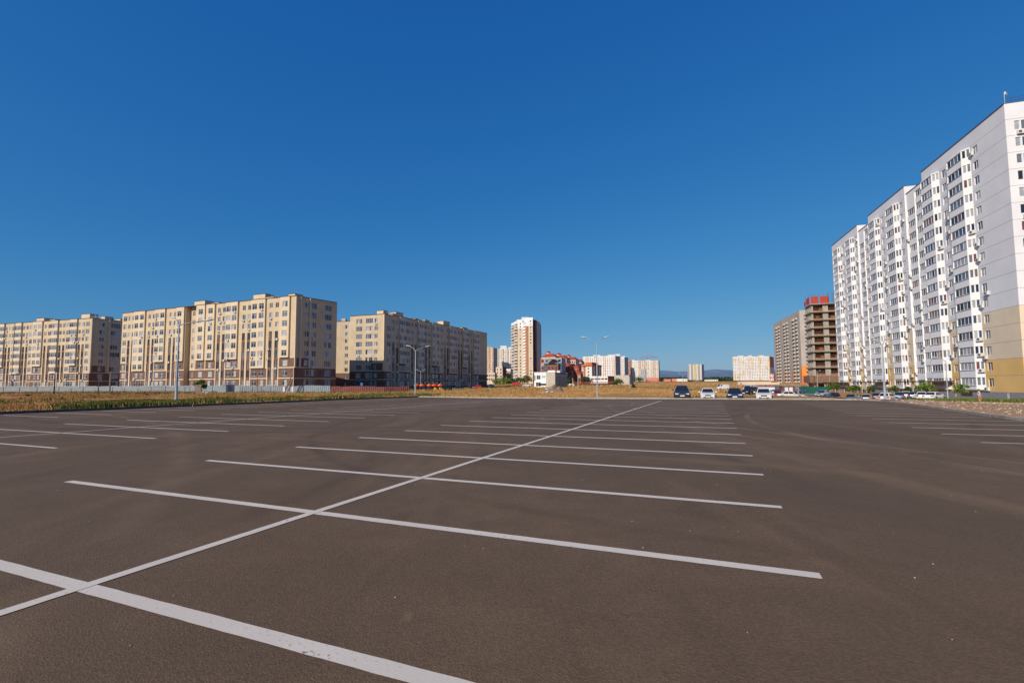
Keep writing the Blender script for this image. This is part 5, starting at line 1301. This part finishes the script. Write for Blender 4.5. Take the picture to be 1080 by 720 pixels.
def clothes():
    m = MB(); n = 14
    def ring(cx, cy, z, a, b): return [(cx+a*cos(2*pi*i/n), cy+b*sin(2*pi*i/n), z) for i in range(n)]
    def loft(rs, mt):
        k = len(m.v); i0 = m.mi(mt)
        for q in rs: m.v.extend(q)
        for a in range(len(rs)-1):
            for b in range(n): b2 = (b+1) % n; m.f.append((k+a*n+b, k+a*n+b2, k+(a+1)*n+b2, k+(a+1)*n+b)); m.m.append(i0)
    loft([ring(0, 0, .84, .20, .16), ring(0, 0, 1.0, .185, .15), ring(0, 0, 1.2, .205, .155), ring(0, 0, 1.36, .215, .14), ring(0, 0, 1.44, .15, .10), ring(0, 0, 1.475, .075, .07)], SH_)
    for s in (-1, 1): m.tube([(s*.14, 0, 1.40), (s*.20, 0, 1.36), (s*(.245 if s < 0 else .28), 0, 1.22)], [.085, .085, .075], SH_, 10)
    m.build('tshirt', pr_, True); m.__init__()
    for s in (-1, 1):
        st = .17*s; m.tube([(s*.085, 0, .93), (s*.095, -.03-st*.25, .72), (s*.1, -.055-st*.45, .53)], [.13, .115, .10], SHO_, 12)
    m.build('shorts', pr_, True); m.__init__()
    for a in range(1): 
        k = MB(); blobv = []
        n2, rw = 12, 6
        for a in range(rw+1):
            for b in range(n2):
                th = pi*.62*a/rw; ph = 2*pi*b/n2; k.v.append((.105*sin(th)*cos(ph), .012+.115*sin(th)*sin(ph), 1.655+.105*cos(th)))
        for a in range(rw):
            for b in range(n2): b2 = (b+1) % n2; k.f.append((a*n2+b, a*n2+b2, (a+1)*n2+b2, (a+1)*n2+b)); k.m.append(k.mi(HR_))
        k.build('hair', pr_, True)
    k = MB()
    for s in (-1, 1): k.box((s*.105, s*.153-.06, .035), (.09, .25, .07), PALE)
    k.build('shoe', pr_)
clothes()

# ------------------------------------------------------------------ vegetation on the ground
DRY = [mat('dry_grass_a', (.47, .26, .095), 1, .2, .4, .05), mat('dry_grass_b', (.38, .19, .07), 1, .2, .4, .05), mat('dry_grass_c', (.5, .35, .16), 1, .15, .4, .05)]
GRN_ = [mat('weed_a', (.12, .155, .035), .95, .3, .6, .1), mat('weed_b', (.075, .115, .025), .95, .3, .6, .1), mat('weed_c', (.17, .19, .05), .95, .25, .6, .1)]
def tuft(m, x, y, z, h, n, ms, spread=.5):
    for _ in range(n):
        a = random.uniform(0, 6.28); ln = h*random.uniform(.5, 1.15); d = Vector((cos(a), sin(a), 0)); bx = x+random.gauss(0, spread*.35); by = y+random.gauss(0, spread*.35)
        w = h*random.uniform(.05, .1); s = Vector((-d.y, d.x, 0))*w; lean = random.uniform(.05, .55)*ln
        b = Vector((bx, by, z-.02)); t = b+d*lean+Vector((0, 0, ln)); mi_ = b+d*lean*.35+Vector((0, 0, ln*.6))
        mt = random.choice(ms); m.poly([b-s, b+s, mi_+s*.8, t, mi_-s*.8], mt)
def ok(x, y):
    if inside(x, y) or dist_lot(x, y) < .35: return False
    return True
def in_sight(x, y): return y > 4 and abs(x/y) < 1.15
dry = MB(); cnt = 0
def scatter(mesh, n, xr, yr, h, ms, blades, dens=lambda x, y: 1, spread=.5):
    for _ in range(n):
        x, y = random.uniform(*xr), random.uniform(*yr)
        if not in_sight(x, y) or not ok(x, y) or random.random() > dens(x, y): continue
        s = 1+.35*noise.noise(Vector((x*.3, y*.3, 9))); tuft(mesh, x, y, gz(x, y), h*s, blades, ms, spread)
nd = lambda x, y: smooth01(-.25, .2, noise.noise(Vector((x*.09, y*.09, 2)))) * (0 if (x > 20 and y < 64) else 1)
def left_only(x, y): return nd(x, y) if (x < -14 or y > 74) else 0
scatter(dry, 16000, (-75, -13), (24, 90), .30, DRY, 6, lambda x, y: left_only(x, y))
scatter(dry, 9000, (-150, 20), (66, 140), .38, DRY, 6, nd, .9)
scatter(dry, 7000, (-10, 60), (64, 150), .34, DRY, 6, lambda x, y: nd(x, y) if dist_lot(x, y) > 7+2*noise.noise(Vector((x*.2, 0, 0))) and not (x > 33+.35*(y-50)-8 and y < 140) else 0, .9)
scatter(dry, 9000, (-60, 190), (140, 420), .7, DRY, 6, nd, 2.2)
tag(dry.build('dry_grass'), 'dry straw-coloured grass covering the field around the lot', 'grass', kind='stuff')
weeds = MB()
def wd(x, y):   # green belt behind the left kerb
    d = dist_lot(x, y); n_ = noise.noise(Vector((x*.13, y*.13, 7)))
    if x < -12 and 24 < y < 90:
        k = smooth01(32, 38, y)*smooth01(-.97, -.88, x/y); g = noise.noise(Vector((x*.31, y*.31, 17))); solid = 1-smooth01(44, 50, y)
        return k*(1 if 1.3+n_*2 < d < 10+8*n_ else 0)*(smooth01(-.12, .14, n_*.6+g*.7+.28*solid))+.04*(n_ > .15)
    return 0
scatter(weeds, 42000, (-60, -12), (24, 92), .46, GRN_+GRN_[1:2]+DRY[:1], 8, wd, .7)
def wsolid(x, y):
    d = dist_lot(x, y); n_ = noise.noise(Vector((x*.2, y*.2, 27)))
    return smooth01(-.95, -.89, x/y)*(1-smooth01(-.74, -.64, x/y))*(1 if 1.2+1.6*n_ < d < 8.5+7*n_ else 0)*(1 if noise.noise(Vector((x*.5, y*.5, 31))) > -.18 else .12)
scatter(weeds, 30000, (-52, -24), (31, 50), .55, GRN_+GRN_[:1]+DRY[:1], 9, wsolid, .8)
scatter(weeds, 500, (-60, -12), (26, 60), .16, GRN_, 5, lambda x, y: .9 if dist_lot(x, y) < 3 else .1, .4)
scatter(weeds, 3500, (-10, 140), (70, 300), .6, GRN_, 6, lambda x, y: .9 if noise.noise(Vector((x*.06, y*.045, 11))) > .3 else 0, 1.5)
scatter(weeds, 1800, (-130, -20), (95, 135), .5, GRN_, 6, lambda x, y: .8 if noise.noise(Vector((x*.1, y*.1, 21))) > .1 else .04, 1.0)
def wr(x, y): return 1 if 62.5+.06*(x-50)+1.3*noise.noise(Vector((x*.2, 0, 3))) < y < 68 and x > 55 else 0
scatter(weeds, 4200, (48, 82), (61, 69), .5, GRN_, 8, wr, .5)
scatter(weeds, 1500, (22, 62), (20, 66), .16, GRN_+DRY*2, 5, lambda x, y: .35 if noise.noise(Vector((x*.25, y*.25, 41))) > .1 else .05, .35)
tag(weeds.build('green_weeds'), 'green weeds and low bushes growing along the kerbs', 'weeds', kind='stuff')
stn = MB(); SM = [mat('stone_pale', (.45, .36, .28), .95, .2, 3), mat('stone_tan', (.40, .28, .19), .95, .2, 3), mat('stone_white', (.62, .6, .56), .95, .1, 3)]
def stone(m, x, y, z, s, mt):
    k = len(m.v); i0 = m.mi(mt); pts = [(1, 0, 0), (.3, .9, 0), (-.8, .5, 0), (-.7, -.6, 0), (.35, -.85, 0), (0, 0, .7), (0, 0, -.4)]; a = random.uniform(0, 6.28)
    for p in pts:
        f = s*random.uniform(.7, 1.2); m.v.append((x+(p[0]*cos(a)-p[1]*sin(a))*f, y+(p[0]*sin(a)+p[1]*cos(a))*f, z+p[2]*f))
    for q in range(5): m.f += [(k+q, k+(q+1) % 5, k+5), (k+(q+1) % 5, k+q, k+6)]; m.m += [i0, i0]
c_ = 0
while c_ < 2600:
    x, y = random.uniform(19, 70), random.uniform(14, 66)
    if not in_sight(x, y) or not ok(x, y) or (y > 47 and x < 38): continue
    stone(stn, x, y, gz(x, y), random.choice((.02, .03, .03, .04, .07))*random.uniform(.7, 1.3)*(1+y/90), random.choices(SM, (3, 9, 1))[0]); c_ += 1
for _ in range(260):
    x, y = random.uniform(-45, 30), random.uniform(26, 78)
    if ok(x, y) and dist_lot(x, y) < 5: stone(stn, x, y, gz(x, y)+.03, random.uniform(.03, .06), random.choice(SM))
tag(stn.build('gravel'), 'pale stones strewn over the brown gravel beside the lot', 'gravel', kind='stuff')
# grit on the asphalt
grit = MB()
for _ in range(240):
    y = random.uniform(1.5, 40); x = random.uniform(-1.1, 1.1)*y
    if inside(x, y): stone(grit, x, y, .004, random.uniform(.004, .011), random.choice(SM[:2]))
tag(grit.build('grit'), 'small bits of grit scattered over the dark asphalt', 'grit', kind='stuff')

# ------------------------------------------------------------------ camera, sun, sky
cam = bpy.data.cameras.new('camera'); co = bpy.data.objects.new('camera', cam); COL.objects.link(co); scene.camera = co
cam.sensor_width = 36; cam.lens = 36*FT/1080; cam.shift_y = 12/1080; cam.clip_end = 20000; cam.clip_start = .1
fw = Vector((0, cos(TH), sin(TH))); up = Vector((0, -sin(TH), cos(TH))); rt = Vector((1, 0, 0))
c_, s_ = cos(ROLL), sin(ROLL)
# image x = a*c - b*s  (b down)  ->  camera right/up axes turned by the roll
X = rt*c_+up*s_; Yv = -rt*s_+up*c_
co.matrix_world = Matrix(((X.x, Yv.x, -fw.x, 0), (X.y, Yv.y, -fw.y, 0), (X.z, Yv.z, -fw.z, HC), (0, 0, 0, 1)))
az = atan2(-.65, -.76); el = R(33)
sd = Vector((sin(az)*cos(el), cos(az)*cos(el), sin(el)))
sun = bpy.data.lights.new('sun', 'SUN'); sun.energy = 4.8; sun.angle = R(.53); sun.color = (1, .885, .73)
so = bpy.data.objects.new('sun', sun); COL.objects.link(so); so.rotation_euler = sd.to_track_quat('Z', 'Y').to_euler(); so.location = (0, 0, 60)
w = bpy.data.worlds.new('World'); scene.world = w; w.use_nodes = True; nt = w.node_tree; bg = nt.nodes['Background']
sky = nt.nodes.new('ShaderNodeTexSky'); sky.sky_type = 'NISHITA'; sky.sun_disc = False; sky.sun_elevation = el; sky.sun_rotation = az % (2*pi)
sky.air_density = 1.0; sky.dust_density = .6; sky.ozone_density = 3.0; sky.altitude = 100
sepc = nt.nodes.new('ShaderNodeSeparateColor'); comb = nt.nodes.new('ShaderNodeCombineColor'); nt.links.new(sky.outputs[0], sepc.inputs[0])
for i, (g, p) in enumerate(((.55, 1.38), (.56, .75), (.69, .41))):   # polarised, deep blue summer sky: per-channel response
    a_ = nt.nodes.new('ShaderNodeMath'); a_.operation = 'MULTIPLY'; a_.inputs[1].default_value = .085
    b_ = nt.nodes.new('ShaderNodeMath'); b_.operation = 'POWER'; b_.inputs[1].default_value = p
    c2_ = nt.nodes.new('ShaderNodeMath'); c2_.operation = 'MULTIPLY'; c2_.inputs[1].default_value = g*10
    nt.links.new(sepc.outputs[i], a_.inputs[0]); nt.links.new(a_.outputs[0], b_.inputs[0]); nt.links.new(b_.outputs[0], c2_.inputs[0]); nt.links.new(c2_.outputs[0], comb.inputs[i])
nt.links.new(comb.outputs[0], bg.inputs['Color']); bg.inputs['Strength'].default_value = .1
scene.view_settings.view_transform = 'Standard'; scene.view_settings.look = 'None'; scene.view_settings.exposure = 0; scene.view_settings.gamma = 1
scene.render.engine = 'CYCLES'; scene.cycles.max_bounces = 6
